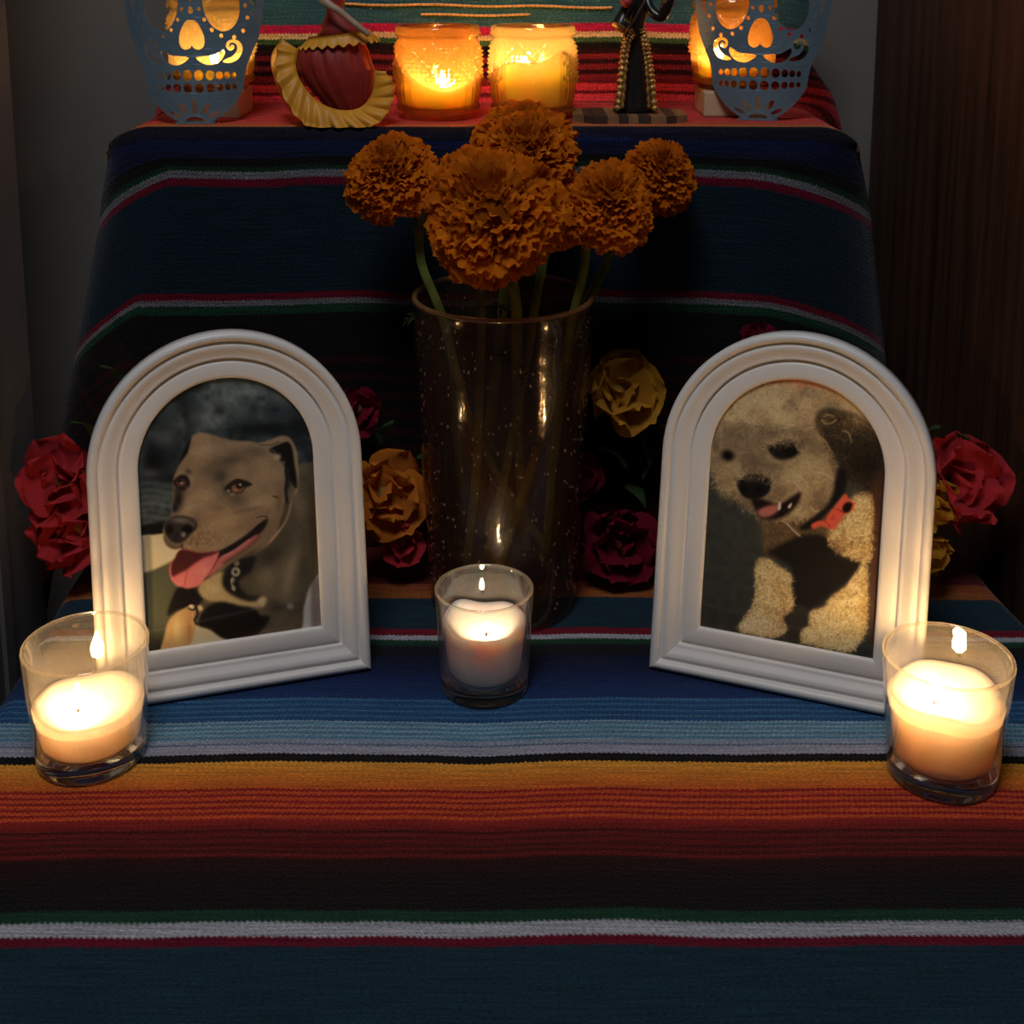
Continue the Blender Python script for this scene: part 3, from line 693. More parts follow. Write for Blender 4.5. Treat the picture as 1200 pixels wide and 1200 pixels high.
    p.poly([(466, 838), (480, 830), (480, 872), (464, 884)], (214, 196, 164), 2); p.poly([(526, 858), (552, 834), (546, 862), (532, 872)], (212, 196, 162), 2)
    for P in ([(590, 660), (630, 690), (655, 735)], [(560, 700), (600, 735), (610, 760)], [(700, 640), (770, 650), (820, 690)], [(670, 860), (700, 890), (730, 885)]): p.line(P, 6, (206, 184, 140), 2, .75)
    ne = p.mask([(200, 640), (420, 630), (430, 690), (300, 672), (205, 700)], 2); p.put(ne*0, (0, 0, 0)); p.fur(ne, 160, 46, 1.2, .5, lambda x, y: x*0+1.7, .6, 15, width=1, spill=True)
    ee = p.mask([(380, 430), (620, 400), (640, 440), (400, 480)], 2); p.fur(ee, 140, 50, 1.2, .4, lambda x, y: x*0+1.2, .6, 16, width=1, spill=True)
    # collar and buckle
    p.poly([(850, 620), (905, 640), (905, 720), (870, 800), (780, 900), (690, 990), (640, 1010), (600, 990), (700, 920), (800, 820)], (19, 16, 14), 7)
    p.poly([(676, 978), (715, 955), (765, 948), (790, 905), (840, 850), (888, 784), (905, 784), (920, 815), (958, 838), (940, 885), (890, 915), (850, 975), (820, 1008), (780, 995), (740, 985), (695, 1002)], (214, 76, 58), 3)
    p.poly([(884, 850), (910, 830), (942, 842), (925, 890), (895, 900), (876, 880)], (18, 12, 11), 3); p.line([(838, 872), (895, 908)], 6, (100, 28, 22), 2); p.line([(760, 950), (800, 990)], 5, (130, 36, 28), 2); p.line([(800, 935), (825, 940), (815, 910)], 5, (140, 40, 32), 2); p.line([(830, 860), (880, 800)], 8, (238, 116, 90), 3, .7)
    p.line([(515, 962), (560, 1010), (605, 1050)], 6, (196, 190, 174), 2)
    p.view(0, 0, 1)
    p.poly([(708, 430), (800, 400), (800, 1200), (712, 1200)], (52, 34, 24), 9, .75, smooth=False)
    p.img *= (.95+.10*p.noise(3, 78))[..., None]
    return p

def print_mat():
    m = bpy.data.materials.new('photo_paper_print'); t = NT(m)
    a = t.n('Attribute', {'attribute_name': 'ink'}); t.end(t.n('BsdfPrincipled', Base_Color=a.outputs['Color'], Roughness=.4, Specular_IOR_Level=.3)); return m
M['print'] = print_mat()
def photo_print(root, p, H, gain, y=.55):
    h = OW/2+.25; nx, nz = 260, 400
    us = np.linspace(-h, h, nx); vv = np.linspace(OV0-.25, OV1+.2, nz); U, Vv = np.meshgrid(us, vv)
    d = H[6]*U+H[7]*Vv+H[8]; X = (H[0]*U+H[1]*Vv+H[2])/d*p.sc; Y = (H[3]*U+H[4]*Vv+H[5])/d*p.sc
    X = np.clip(X, 0, p.W-1.01); Y = np.clip(Y, 0, p.H-1.01); i, j = Y.astype(int), X.astype(int); fy, fx = (Y-i)[..., None], (X-j)[..., None]
    im = p.img; c = (im[i, j]*(1-fx)+im[i, j+1]*fx)*(1-fy)+(im[i+1, j]*(1-fx)+im[i+1, j+1]*fx)*fy
    c = np.clip(c, 0, 1); L = np.where(c <= .04045, c/12.92, ((c+.055)/1.055)**2.4)*gain
    L = L/(1+np.maximum(L-.6, 0)*.6)
    me = mesh('photo_print', np.stack([U.ravel(), np.full(U.size, y), Vv.ravel()], 1).tolist(), grid_faces(nz, nx), M['print'])
    at = me.color_attributes.new('ink', 'FLOAT_COLOR', 'POINT')
    at.data.foreach_set('color', np.concatenate([L.reshape(-1, 3), np.ones((L.size//3, 1))], 1).astype(np.float32).ravel())
    return link('photo_print', me, root)
M['backing'] = pmat('black_backing_board', '#15130f', .8, noise=.2)
def picture_frame(label, loc, yaw, lean, painter, H, gain):
    r = thing('picture_frame', label, 'picture frame', loc, yaw, 'white arched picture frames', -lean)
    moulding(r)
    photo_print(r, painter, H, gain)
    h = OW/2+.15
    obj('glass_pane', *box(-h, h, .46, .51, OV0-.15, OV1-3.0), M['pane'], r, smooth=False)
    # arched top of the pane and backing follow the same arch
    P = frame_path(.35); n = len(P)
    V = [(x, .64, z) for x, z in P]+[(x, .84, z) for x, z in P]
    F = [tuple(reversed(range(n))), tuple(range(n, 2*n))]+[(i, (i+1) % n, n+(i+1) % n, n+i) for i in range(n)]
    obj('back_board', V, F, M['backing'], r, smooth=False)
    k = math.tan(lean); V, F = box(-2.2, 2.2, 0, .3, 0, 11.5)
    V = [(x*(.6+.4*(1-z/11.5)), .85+y+(11.5-z)*.38, z+.1) for x, y, z in V]
    obj('easel_leg', V, F, M['backing'], r, smooth=False)
    return r
HL = [7.324031e+01, -3.645762e+00, 4.458484e+02, -6.507700e+00, -6.978748e+01, 1.298352e+03, 3.833964e-03, -4.464259e-04, 1.]
HR = [6.750252e+01, 4.246969e+00, 3.469226e+02, 7.928566e+00, -6.830416e+01, 1.276837e+03, -4.805349e-03, -2.433806e-04, 1.]
picture_frame('white arched frame with a photo of a grey dog, tongue out', (-15.62, 66.95, .06), .28913, .14819, paint_grey_dog(), HL, 2.3)
picture_frame('white arched frame with a photo of a curly cream dog, red collar', (15.26, 66.57, .06), -.3635, .16787, paint_curly_dog(), HR, 2.4)

# ------------------------------------------------------------------ votive candles at the front
def flame_mesh(h, r, mat):
    prof = [(.02, 0), (r*.6, h*.08), (r*.92, h*.2), (r, h*.32), (r*.86, h*.48), (r*.6, h*.66), (r*.32, h*.83), (.02, h)]
    return mesh('flame', *lathe(prof, 12), mat)
def tumbler(label, loc, r0, r1, h, rotz=0):
    tk, base = .22, .95
    k = r1/r0
    R = lambda z: r0+(r1-r0)*z/h
    prof = [(.05, .12), (r0*.72, .10), (r0*.86, 0), (r0*.95, .03), (r0, .22)]
    prof += [(R(z), z) for z in np.linspace(.5, h-.12, 12)]+[(R(h)-.03, h-.04), (R(h)-tk*.5, h), (R(h)-tk+.03, h-.04)]
    prof += [(R(z)-tk, z) for z in np.linspace(h-.14, base+.35, 12)]+[(R(base)-tk-.12, base+.1), (R(base)-tk-.4, base), (.05, base-.05)]
    o = obj('candle_holder', *lathe(prof, 72, False), M['glass'])
    o.data.materials.append(M['glass_solid']); o.data.materials.append(M['glass_rim'])
    for f in o.data.polygons:
        if f.center.z < base*S*1.02: f.material_index = 1
        elif f.center.z > (h-.13)*S: f.material_index = 2
    o.location = Vector(loc)*S
    return tag(o, label, 'candle holder', 'clear glass votive holders')
def votive(label, loc, rb, rt, zb, zrim, pool, wick_xy, fh, fr, wax, fmat, seed=0, notch=0):
    t = thing('votive_candle', label, 'candle', (loc[0], loc[1], loc[2]+zb), 0, 'lit votive candles in clear glass')
    h = zrim-zb; rg = random.Random(seed); ph = rg.random()*6
    prof = [(.05, 0), (rb*.75, 0), (rb*.92, .08), (rb, .3)]+[(rb+(rt-rb)*s, .3+(h-.45)*s) for s in (.2, .4, .6, .8, 1.)]
    prof += [(rt*.985, h-.06), (rt*.94, h), (rt*.86, h-.08)]+[(rt*q, h-pool*(1-(q/.86)**2)-.06) for q in (.75, .6, .4, .2, .02)]
    V, F = lathe(prof, 56)
    V2 = []
    for (x, y, z) in V:
        a = math.atan2(y, x); s = z/h; q = math.hypot(x, y)/rt
        w = (.16*math.sin(a*2+ph)+.08*math.sin(a*5+ph*2)+notch*math.exp(-((a-2.3)/.5)**2))*smoothstep(s, .7, 1.)*q*h/3
        V2.append((x, y, z+w))
    obj('wax', V2, F, wax, t)
    x, y = wick_xy; z0 = h-pool-.1
    obj('wick', *tube([(x, y, z0-.1), (x+.02, y, z0+.25), (x+.1, y, z0+.5)], [.07, .07, .05], 8), M['wick'], t)
    f = link('flame', flame_mesh(fh, fr, fmat), t); f.location = Vector((x+.05, y, z0+.33))*S
    return t
tumbler('clear glass votive holder at the left in front of the grey dog frame', (-22.1, 61, 0), 2.78, 3.2, 6.5)
votive('lit candle burning low in the left glass holder', (-22.1, 61, 0), 2.48, 2.82, 1.0, 3.25, .75, (-.6, 0), 1.4, .33, M['wax'], M['flame'], 1)
tumbler('clear glass votive holder at the right in front of the curly dog frame', (22.1, 59.55, 0), 2.74, 3.24, 6.65)
votive('brightest and tallest lit candle in the right glass holder', (22.1, 59.55, 0), 2.42, 2.90, 1.0, 4.55, .75, (-.55, .1), 1.45, .38, M['wax'], M['flame'], 2)
tumbler('narrow clear glass votive holder in the middle in front of the vase', (-1.58, 67.4, 0), 2.5, 2.81, 6.15)
votive('pale pink candle with a tiny flame in the middle glass holder', (-1.58, 67.4, 0), 2.05, 2.38, 1.0, 4.15, .9, (.1, -.2), .55, .17, M['wax_pink'], M['flame_small'], 4, .25)

# ------------------------------------------------------------------ vase of marigolds
VX, VY = -.55, 77.3
def vase():
    t = thing('glass_vase', 'tall smoky bubble glass vase holding the orange marigolds', 'vase', (VX, VY, 0))
    H, r0, r1, tk = 20.45, 4.75, 5.68, .38
    R = lambda z: r0+(r1-r0)*(z/H)**1.1
    prof = [(.05, .5), (r0*.5, .25), (r0*.8, .02), (r0*.93, .03), (r0*.99, .35)]+[(R(z), z) for z in np.linspace(.8, H-.25, 26)]
    prof += [(R(H)+.04, H-.12), (R(H)-.06, H), (R(H)-.26, H), (R(H)-tk, H-.12)]+[(R(z)-tk, z) for z in np.linspace(H-.4, 1.6, 26)]
    prof += [(r0-tk-.5, 1.2), (2.4, 1.1), (1.5, 1.35), (.95, 2.0), (.55, 2.5), (.05, 2.65)]
    wob = lambda a, z, r: .035*math.sin(a*3+z*.5)+.025*math.sin(a*5-z*.9)
    obj('vase_body', *lathe(prof, 96, False, wob), M['vase'], t)
    P = [((R(H)-.15)*math.cos(a), (R(H)-.15)*math.sin(a), H-.02) for a in np.linspace(0, 2*PI, 97)]
    obj('rim_lip', *tube(P, .17, 8, False), M['vase_rim'], t)
    rg = random.Random(9); parts = []
    for i in range(560):
        a = rg.uniform(0, 2*PI); z = rg.uniform(1, 19.5); rr = R(z)-tk*rg.uniform(.3, .9); s = rg.uniform(.035, .085)
        parts.append(ellipsoid((rr*math.cos(a), rr*math.sin(a), z), (s, s, s*rg.uniform(1, 1.7)), 6, 4))
    obj('air_bubble', *join(*parts), M['bubble'], t, kind='stuff')
    R2 = lambda z: R(z)-tk-.03
    prof = [(.05, 2.7), (.58, 2.54), (1.0, 2.02), (1.55, 1.4), (2.4, 1.16), (r0-tk-.55, 1.26), (R2(1.65), 1.65)]+[(R2(z), z) for z in np.linspace(2, 7.1, 8)]+[(R2(7.1)-.05, 7.22), (R2(7.1)-.25, 7.08), (.05, 7.05)]
    ring = [((R2(7.1)-.06)*math.cos(a), (R2(7.1)-.06)*math.sin(a), 7.15) for a in np.linspace(0, 2*PI, 73)]
    w = obj('vase_water', *join(lathe(prof, 72, False), tube(ring, .06, 6, False)), M['water']); w.location = Vector((VX, VY, 0))*S
    tag(w, 'clear water filling the lower third of the smoky vase', 'water')
vase()

def marigold(label, c, r, pole, stem, seed, leaves=2, squash=(1, 1, 1)):
    rg = random.Random(seed); c = Vector(c); pole = Vector(pole).normalized()
    t = thing('marigold', label, 'flower', c, 0, 'marigolds in the smoky glass vase')
    Q = pole.to_track_quat('Z', 'Y').to_matrix()
    # petals
    V, F = [], []; N = 460; ga = PI*(3-math.sqrt(5))
    for i in range(N):
        ct = 1-(i+.5)/N*1.52                          # from the pole down past the equator
        th = math.acos(max(-1, ct)); az = i*ga+rg.uniform(-.15, .15)
        d = Vector((math.sin(th)*math.cos(az), math.sin(th)*math.sin(az), math.cos(th)))
        e_az = Vector((-math.sin(az), math.cos(az), 0)); e_th = d.cross(e_az).normalized()*-1
        tw = rg.gauss(0, .7+.7*(1-math.sin(th))); wv = e_az*math.cos(tw)+e_th*math.sin(tw); nv = d.cross(wv).normalized()
        if nv.dot(e_th) < 0: nv = -nv
        R = r*rg.uniform(.82, 1.07)*(.97+.05*math.sin(3*az+seed)*math.sin(th)+.04*math.sin(th)); wd = r*rg.uniform(.15, .22)
        k = len(V); ph = rg.uniform(0, 6)
        for a in range(4):
            s = (.42, .66, .86, 1.)[a]; w = wd*(.25, .62, .95, 1.05)[a]
            for b in range(9):
                q = b/4-1
                off = .10*wd*(.0, .6, 2.2, 4.0)[a]*math.sin(q*6.5+ph)*.5
                p = d*(R*s*(1-.09*q*q*(a == 3)+(.02*math.sin(q*9+ph) if a == 3 else 0)))+wv*(w*q*.9)+nv*(off+R*(.0, .0, .015, .07)[a]*math.sin(th)+w*.25*q*q)
                p = Vector((p.x, p.y, p.z*.86))
                V.append(tuple(Q @ p))
        F += [tuple(x+k for x in f) for f in grid_faces(4, 9)]
    V = [(x*squash[0], y*squash[1], z*squash[2]) for x, y, z in V]
    obj('petals', V, F, M['marigold'], t, kind='stuff')
    e = ellipsoid((0, 0, 0), (r*.74*squash[0], r*.74*squash[1], r*.66*squash[2]), 20, 12)
    obj('flower_core', *e, M['core'], t)
    # calyx and stem
    b = -pole*r*.45
    P = [Vector(b)]+[Vector(s)-c for s in stem]
    Ps = spline([tuple(b), tuple(-pole*r*.95)]+[tuple(Vector(s)-c) for s in stem], 7)
    n = len(Ps); Rr = [(.75 if i < 4 else .75-.42*smoothstep(i, 4, 12)) for i in range(n)]
    if r < 3.2: Rr = [x*.85 for x in Rr]
    obj('calyx', *tube(Ps[:12], Rr[:12], 10), M['stem'], t)
    obj('stem', *tube(Ps[10:], Rr[10:], 10), M['stem'], t)
    for k in range(leaves):
        i = int(n*(.55+.25*rg.random())); p0 = Vector(Ps[i]); base = rg.uniform(0, 6.3); parts = []
        main = []
        L = rg.uniform(2.0, 3.6)
        for q in range(9):
            s = q/8; main.append(p0+Vector((math.cos(base)*L*.7*s, math.sin(base)*L*.7*s*.8, -L*.5*s*s+L*.5*s+rg.uniform(-.08, .08))))
        parts.append(tube(main, [.055*(1-.6*q/8) for q in range(9)], 6))
        for q in range(2, 8):
            for sg in (-1, 1):
                dv = (main[q]-main[q-1]).normalized(); sv = dv.cross(Vector((0, 0, 1))).normalized()*sg
                tip = main[q]+(dv*.5+sv*.8+Vector((0, 0, rg.uniform(-.4, .2)))).normalized()*rg.uniform(.6, 1.1)
                mid = (main[q]+tip)/2+Vector((0, 0, .06)); wv = dv.cross(sv)*.0+dv*.11
                V0 = [tuple(main[q]), tuple(mid+wv), tuple(tip), tuple(mid-wv)]
                parts.append((V0, [(0, 1, 2, 3)]))
        obj('leaf', *join(*parts), M['leafdark'], t)
    return t
V3 = lambda x, y, z: (x, y, z)
marigold('largest marigold at the front of the vase, facing the viewer', (-1.05, 70.6, 27.0), 3.95, (.03, -.86, .42), [(.15, 74.5, 21.5), (.3, 76.5, 16), (.5, 77.5, 9), (1.0, 78, 2.8)], 1)
marigold('marigold drooping out to the left over the vase rim', (-7.15, 76.2, 28.0), 2.95, (-.5, -.45, .75), [(-5.6, 76.6, 22.8), (-4.3, 76.9, 19), (-2.2, 77.3, 11), (2.4, 77.6, 3)], 2)
marigold('hindmost marigold at the top of the bunch before the candle jars', (.76, 80.0, 29.5), 3.2, (.05, -.35, .93), [(-.2, 79.2, 23), (-.8, 79, 17), (-1.8, 78.6, 9), (-2.8, 78.4, 3)], 3, 2, (1.05, .9, 1))
marigold('marigold right above the largest front one', (.92, 76.4, 29.3), 3.0, (.05, -.55, .83), [(-1.6, 76.0, 23), (-1.9, 76.2, 19), (-2.2, 76.6, 10), (-2.9, 76.8, 2.8)], 4)
marigold('rounded marigold right of the largest front one', (5.7, 75.3, 26.5), 2.9, (.35, -.7, .55), [(4.4, 76.6, 22), (3.6, 77, 18), (2.6, 77.2, 9), (2.2, 77.4, 3)], 5)
marigold('farthest right marigold leaning out beyond the vase', (9.2, 79, 27.7), 2.45, (.62, -.5, .55), [(6.0, 78.2, 22.4), (4.2, 77.8, 18.5), (1.5, 77.2, 10), (-.8, 76.2, 3)], 6)
marigold('small marigold half hidden between the largest and the rounded right one', (3.0, 76.8, 25.8), 2.2, (.1, -.9, .1), [(1.6, 76.2, 21.2), (1.0, 76.6, 17), (-.4, 77, 9), (-1.6, 77, 3)], 7)

# ------------------------------------------------------------------ pressed glass jars on the upper step
TZ = 30.2
def jar_holder(label, loc, mat, rot=0):
    h = 6.35
    prof = [(.05, .08), (2.1, .06), (2.3, 0), (2.42, .06), (2.42, .35), (2.5, .45), (2.78, .6), (2.86, .85), (2.80, 1.05)]
    body = [(2.80+.16*math.sin(PI*(z-1.05)/4.2), z) for z in np.linspace(1.12, 5.15, 46)]
    prof += body+[(2.78, 5.3), (2.74, 5.5), (2.80, 5.62), (2.95, 5.70), (2.97, 5.9), (2.92, 6.0), (2.88, 6.25), (2.80, h), (2.68, h-.02)]
    inner = [(2.62, 6.1)]+[(2.56, z) for z in np.linspace(5.6, 1.0, 12)]+[(2.35, .7), (.05, .62)]
    nout = len(prof)
    def relief(a, z, r):
        if r < 2.66: return 0
        if .4 < z < 1.05: return .10*abs(math.sin(a*9))*math.sin(PI*(z-.4)/.65)
        if 2.55 < z < 5.2:
            n = 9; p1 = (a*n/(2*PI)+(z-2.55)/2.65*1.5) % 1; p2 = (a*n/(2*PI)-(z-2.55)/2.65*1.5) % 1
            q = min(min(p1, 1-p1), min(p2, 1-p2)); g = max(0, 1-q/.10)*.20
            star = .08*math.cos(PI*2*3*p1)*math.cos(PI*2*3*p2)
            return g+star
        if 1.1 < z <= 2.55: return .07*max(0, math.sin(a*36))*math.sin(PI*(z-1.1)/1.45)
        return 0
    o = obj('jar_candle_holder', *lathe(prof+inner, 216, False, relief), mat)
    o.location = Vector(loc)*S; o.rotation_euler = (0, 0, rot)
    return tag(o, label, 'candle holder', 'pressed amber glass candle jars')
def jar_candle(label, loc, h, flame, fz, wall=0, wall_a=0, wall2=0, wall2_a=0, fh=1.0, fr=.27, fm='flame_jar'):
    t = thing('jar_candle', label, 'candle', (loc[0], loc[1], loc[2]+.72), 0, 'lit candles in the amber jars')
    V = []; seg = 48
    def wv(a):
        f = lambda c, w: math.exp(-(((a-c+PI) % (2*PI)-PI)/w)**2)
        return wall*f(wall_a, 1.0)+wall2*f(wall2_a, .7)+.06*math.sin(a*6)
    rings = [(.03, 0, 0), (2.2, 0, 0), (2.34, .3, 0), (2.48, .7, 0), (2.48, h-.1, .9), (2.46, h, 1), (2.3, h, 1), (2.05, h-.15, .5), (1.7, h-.25, .1), (.9, h-.3, 0), (.03, h-.3, 0)]
    for (r, z, k) in rings:
        for j in range(seg):
            a = 2*PI*j/seg; V.append((r*math.cos(a), r*math.sin(a), z+k*wv(a)))
    obj('wax', V, grid_faces(len(rings), seg, True), M['jar_wax'], t)
    obj('wick', *tube([(flame[0], flame[1], h-.35), (flame[0], flame[1], fz-.1), (flame[0]+.06, flame[1], fz+.12)], .06, 8), M['wick'], t)
    f = link('flame', flame_mesh(fh, fr, M[fm]), t); f.location = Vector((flame[0]+.03, flame[1], fz))*S
JARS = [('orange pressed glass candle jar beside the red skirted figurine', (-5.1, 88.2, TZ), M['jar_orange'], .1),
        ('yellow amber pressed glass candle jar in the middle behind the topmost marigold', (1.45, 88.2, TZ), M['jar_amber'], .5),
        ('amber pressed glass jar behind the left metal skull', (-21.0, 89.6, TZ+1.8), M['jar_amber'], 1.1),
        ('orange pressed glass jar behind the right metal skull', (15.6, 90.4, TZ+1.8), M['jar_orange'], .3)]
for a in JARS: jar_holder(*a)
M['block'] = pmat('beige_painted_block', (.55, .40, .24), .7, noise=.15)
for lab, (x, y, z) in (('small beige block under the jar behind the left metal skull', JARS[2][1]), ('small beige block under the jar behind the right metal skull', JARS[3][1])):
    V, F = box(-2.3, 2.3, -2.3, 2.3, 0, 1.8); bl = obj('riser_block', V, F, M['block'], smooth=False)
    bl.location = Vector((x, y, TZ))*S; tag(bl, lab, 'block', 'blocks under the skull jars')
    bv = bl.modifiers.new('bevel', 'BEVEL'); bv.width = .0015; bv.segments = 2
jar_candle('half burnt candle inside the orange jar beside the red skirted figurine', JARS[0][1], 1.3, (.3, -.3), 1.45, 2.0, PI, .9, -.1, fm='flame_jar_bright')
jar_candle('candle with high white wax walls inside the middle amber jar', JARS[1][1], 2.2, (-.7, .2), 2.3, 1.6, -.7, .9, -2.3, 1.1, .3, 'flame_jar_bright')
jar_candle('lit candle inside the jar behind the left metal skull', JARS[2][1], 1.2, (.3, -.7), 1.2, .4, .5)
jar_candle('lit candle inside the jar behind the right metal skull', JARS[3][1], 1.2, (-1.2, -.6), 1.3, .4, 2.)

# ------------------------------------------------------------------ metal sugar skulls
M['skull'] = pmat('blue_grey_enamelled_metal', '#6d838f', .42, noise=.1, nscale=50, Metallic=.2)
def skull_mesh():
    k = .0572
    c = bpy.data.curves.new('skull_outline', 'CURVE'); c.dimensions = '2D'; c.fill_mode = 'BOTH'; c.extrude = .05
    def add(pts):
        s = c.splines.new('POLY'); s.points.add(len(pts)-1); s.use_cyclic_u = True
        for q, (x, y) in zip(s.points, pts): q.co = (x*k, (146-y)*k, 0, 1)
    half = [(0, 146), (13, 145.5), (28, 138), (42, 126), (54, 109), (57, 92), (60, 79), (67, 62), (74, 45), (78, 22), (81, 0), (84, -30), (80, -70), (66, -105), (40, -130), (0, -140)]
    full = half+[(-x, y) for x, y in reversed(half[1:-1])]
    add(spline(full, 5, True))
    def el(cx, cy, rx, ry, rot=0, n=22):
        add([(cx+rx*math.cos(a)*math.cos(rot)-ry*math.sin(a)*math.sin(rot), cy+rx*math.cos(a)*math.sin(rot)+ry*math.sin(a)*math.cos(rot)) for a in np.linspace(0, 2*PI, n, endpoint=False)])
    for s in (-1, 1):
        el(s*34, 8, 20, 31, -s*.12, 36)
        # moustache crescent
        cr = [(4, 69), (12, 67), (24, 66), (33, 61), (35.5, 60), (36, 66), (30, 74), (20, 77.5), (11, 75)]
        add([(s*x, y) for x, y in spline(cr, 5, True)])
        # cheek swirl
        sw = [(34, 75), (44, 74), (53, 67), (54, 57), (48, 51), (41, 51), (38.5, 56), (41, 61), (46, 60.5), (47.5, 57), (44.5, 55.5), (43.5, 57.5), (42.2, 56.5), (44, 53.4), (48.6, 55), (49.5, 60.5), (44.5, 64.8)]
        sw2 = [(34, 74.5), (42, 75.5), (51, 71), (55.5, 62), (54, 53), (47, 48.5), (39.5, 51), (38, 57), (41.5, 61.5), (46.5, 59.5), (46.5, 55.5), (43.5, 54.8), (42.4, 56.8), (41, 55.2), (44, 52), (49, 54.5), (49.5, 61), (45, 67.5), (36, 71.5)]
        add([(s*x, y) for x, y in spline(sw2, 4, True)])
        for i, (x, w, hh) in enumerate(((6.5, 5.4, 6.4), (19, 5, 5.8), (29.5, 4, 5), (38, 3.4, 4.4), (45.5, 2.7, 3.9))):
            el(s*x, 89+(.02*x*x/30), w, hh, 0, 16); el(s*x, 104-(.01*x*x/30), w*.95, hh*.9, 0, 16)
        # forehead and cheek dots
        for (x, y) in ((11, -14), (10, -1), (10, 13), (15, 25), (23, 37), (33, 44), (47, 46), (60, 10), (62, 24), (57, 39), (16, -30), (28, -40), (42, -38), (54, -24)):
            el(s*x, y, 2.2, 2.6, 0, 10)
        add([(s*x, y) for x, y in spline([(64, -2), (70, 0), (72, 8), (69, 20), (67, 20), (68, 10), (65, 5)], 5, True)])
        el(s*13, 128, 3.0, 8.2, s*.62, 16); el(s*21.5, 135, 2.4, 7.2, s*1.15, 16)
        for q in range(3): el(s*(14+q*17), -78+q*12, 4, 11, s*(.35+.3*q), 16)
    # nose: upside-down heart
    add(spline([(0, 25), (6, 27), (11.5, 36), (14.5, 47), (13, 56), (7.5, 59.5), (2, 57.5), (0, 54.5), (-2, 57.5), (-7.5, 59.5), (-13, 56), (-14.5, 47), (-11.5, 36), (-6, 27)], 4, True))
    add([(-2.8, 133), (-2.8, 121), (-1.8, 117), (0, 115.5), (1.8, 117), (2.8, 121), (2.8, 133)])
    el(0, 14, 2.8, 4.4); el(0, -2, 3.4, 6.5); el(0, -20, 3.4, 7)
    add([(12*math.cos(a), 145-8*math.sin(a)) for a in np.linspace(.15, PI-.15, 14)])
    el(0, -92, 6, 13, 0, 20)
    co = bpy.data.objects.new('skull_outline', c); COL.objects.link(co)
    dg = bpy.context.evaluated_depsgraph_get(); me = bpy.data.meshes.new_from_object(co.evaluated_get(dg))
    bpy.data.objects.remove(co); bpy.data.curves.remove(c)
    bm = bmesh.new(); bm.from_mesh(me); bmesh.ops.remove_doubles(bm, verts=bm.verts, dist=1e-4)
    bmesh.ops.triangulate(bm, faces=bm.faces)
    for _ in range(4):
        es = [e for e in bm.edges if abs(e.verts[0].co.x-e.verts[1].co.x) > .8]
        if not es: break
        bmesh.ops.subdivide_edges(bm, edges=es, cuts=1); bmesh.ops.triangulate(bm, faces=bm.faces)
    for v in bm.verts:
        x, y, z = v.co
        v.co = Vector((x*S, (z+.085*x*x)*S, y*S))
    bmesh.ops.recalc_face_normals(bm, faces=bm.faces)
    bm.to_mesh(me); bm.free(); me.materials.clear(); me.materials.append(M['skull']); me.name = 'face_plate'
    return me
sk = skull_mesh()
def skull(label, loc, rz):
    t = thing('metal_skull', label, 'candle screen', loc, rz, 'cut-out metal sugar skulls')
    link('face_plate', sk, t)
    V, F = box(-1.3, 1.3, -.05, 1.0, 0, .12); obj('foot', V, F, M['skull'], t, smooth=False)
skull('blue grey cut-out metal skull on the left of the upper step', (-21.1, 84.5, TZ+.02), .08)
skull('blue grey cut-out metal skull on the right of the upper step, turned inward', (16.7, 86.3, TZ+.02), -.24)

# ------------------------------------------------------------------ figurine with the red ruffled skirt
M['red_dress'] = pmat('dark_red_clay', (.30, .022, .016), .55, noise=.15, nscale=60)
M['yellow_clay'] = pmat('yellow_clay', (.68, .30, .022), .5, noise=.15, nscale=60)
M['bone'] = pmat('bone_clay', (.42, .28, .20), .5, noise=.2, nscale=80)
M['hair'] = pmat('black_hair_paint', (.012, .010, .010), .5)
fig = thing('red_skirt_figurine', 'clay figurine in a dark red dress with yellow ruffles on the upper step', 'figurine', (-11.5, 84.9, TZ), 0)
kx = .0567
fx = lambda x: (x-395)*kx
fz = lambda y: (149-y)*kx
sec = []
for y, a, b in ((146, 392, 424), (138, 384, 428), (128, 376, 430), (120, 370, 433), (108, 360, 435), (96, 353, 436), (85, 348, 435), (74, 346, 431), (64, 348, 428), (56, 356, 424), (48, 364, 424)):
    hw = (b-a)/2*kx; sec.append((fz(y), fx((a+b)/2), .5, hw, max(.8, hw*.72)))
obj('skirt', *loft(sec, 96, lambda a, z: .035*math.sin(a*13+z*.8)+.02*math.sin(a*29)), M['red_dress'], fig)
def strip(A, B, ya, yb, n, waves, amp, thick=.14, name='ruffle', mat=None):
    """frilled band between curve A and curve B (pixel outlines), with folds in depth"""
    A, B = spline(A, 16), spline(B, 16); m = 120; V = []
    ia, ib = np.linspace(0, len(A)-1, m), np.linspace(0, len(B)-1, m)
    def at(P, i): k = int(min(i, len(P)-2)); f = i-k; return P[k]*(1-f)+P[k+1]*f
    for sgn in (0, 1):
        for j in range(7):
            s = j/6
            for i in range(m):
                q = i/(m-1); a, b = at(A, ia[i]), at(B, ib[i]); p = a*(1-s)+b*s
                d = ya(q)*(1-s)+yb(q)*s + amp*s**.7*math.sin(q*waves*2*PI+.6*math.sin(q*17))-.2*math.sin(PI*s) + sgn*thick
                V.append((fx(p[0])+amp*.3*s*math.sin(q*waves*2*PI+1), d, max(.02, fz(p[1])+.06*s*math.sin(q*waves*2*PI+2))))
    F = grid_faces(7, m)+[tuple(i+7*m for i in f) for f in grid_faces(7, m, flip=True)]
    for j in (0, 6):
        for i in range(m-1): F.append((j*m+i, 7*m+j*m+i, 7*m+j*m+i+1, j*m+i+1))
    for i in (0, m-1):
        for j in range(6): F.append((j*m+i, (j+1)*m+i, 7*m+(j+1)*m+i, 7*m+j*m+i))
    return obj(name, V, F, mat or M['yellow_clay'], fig)
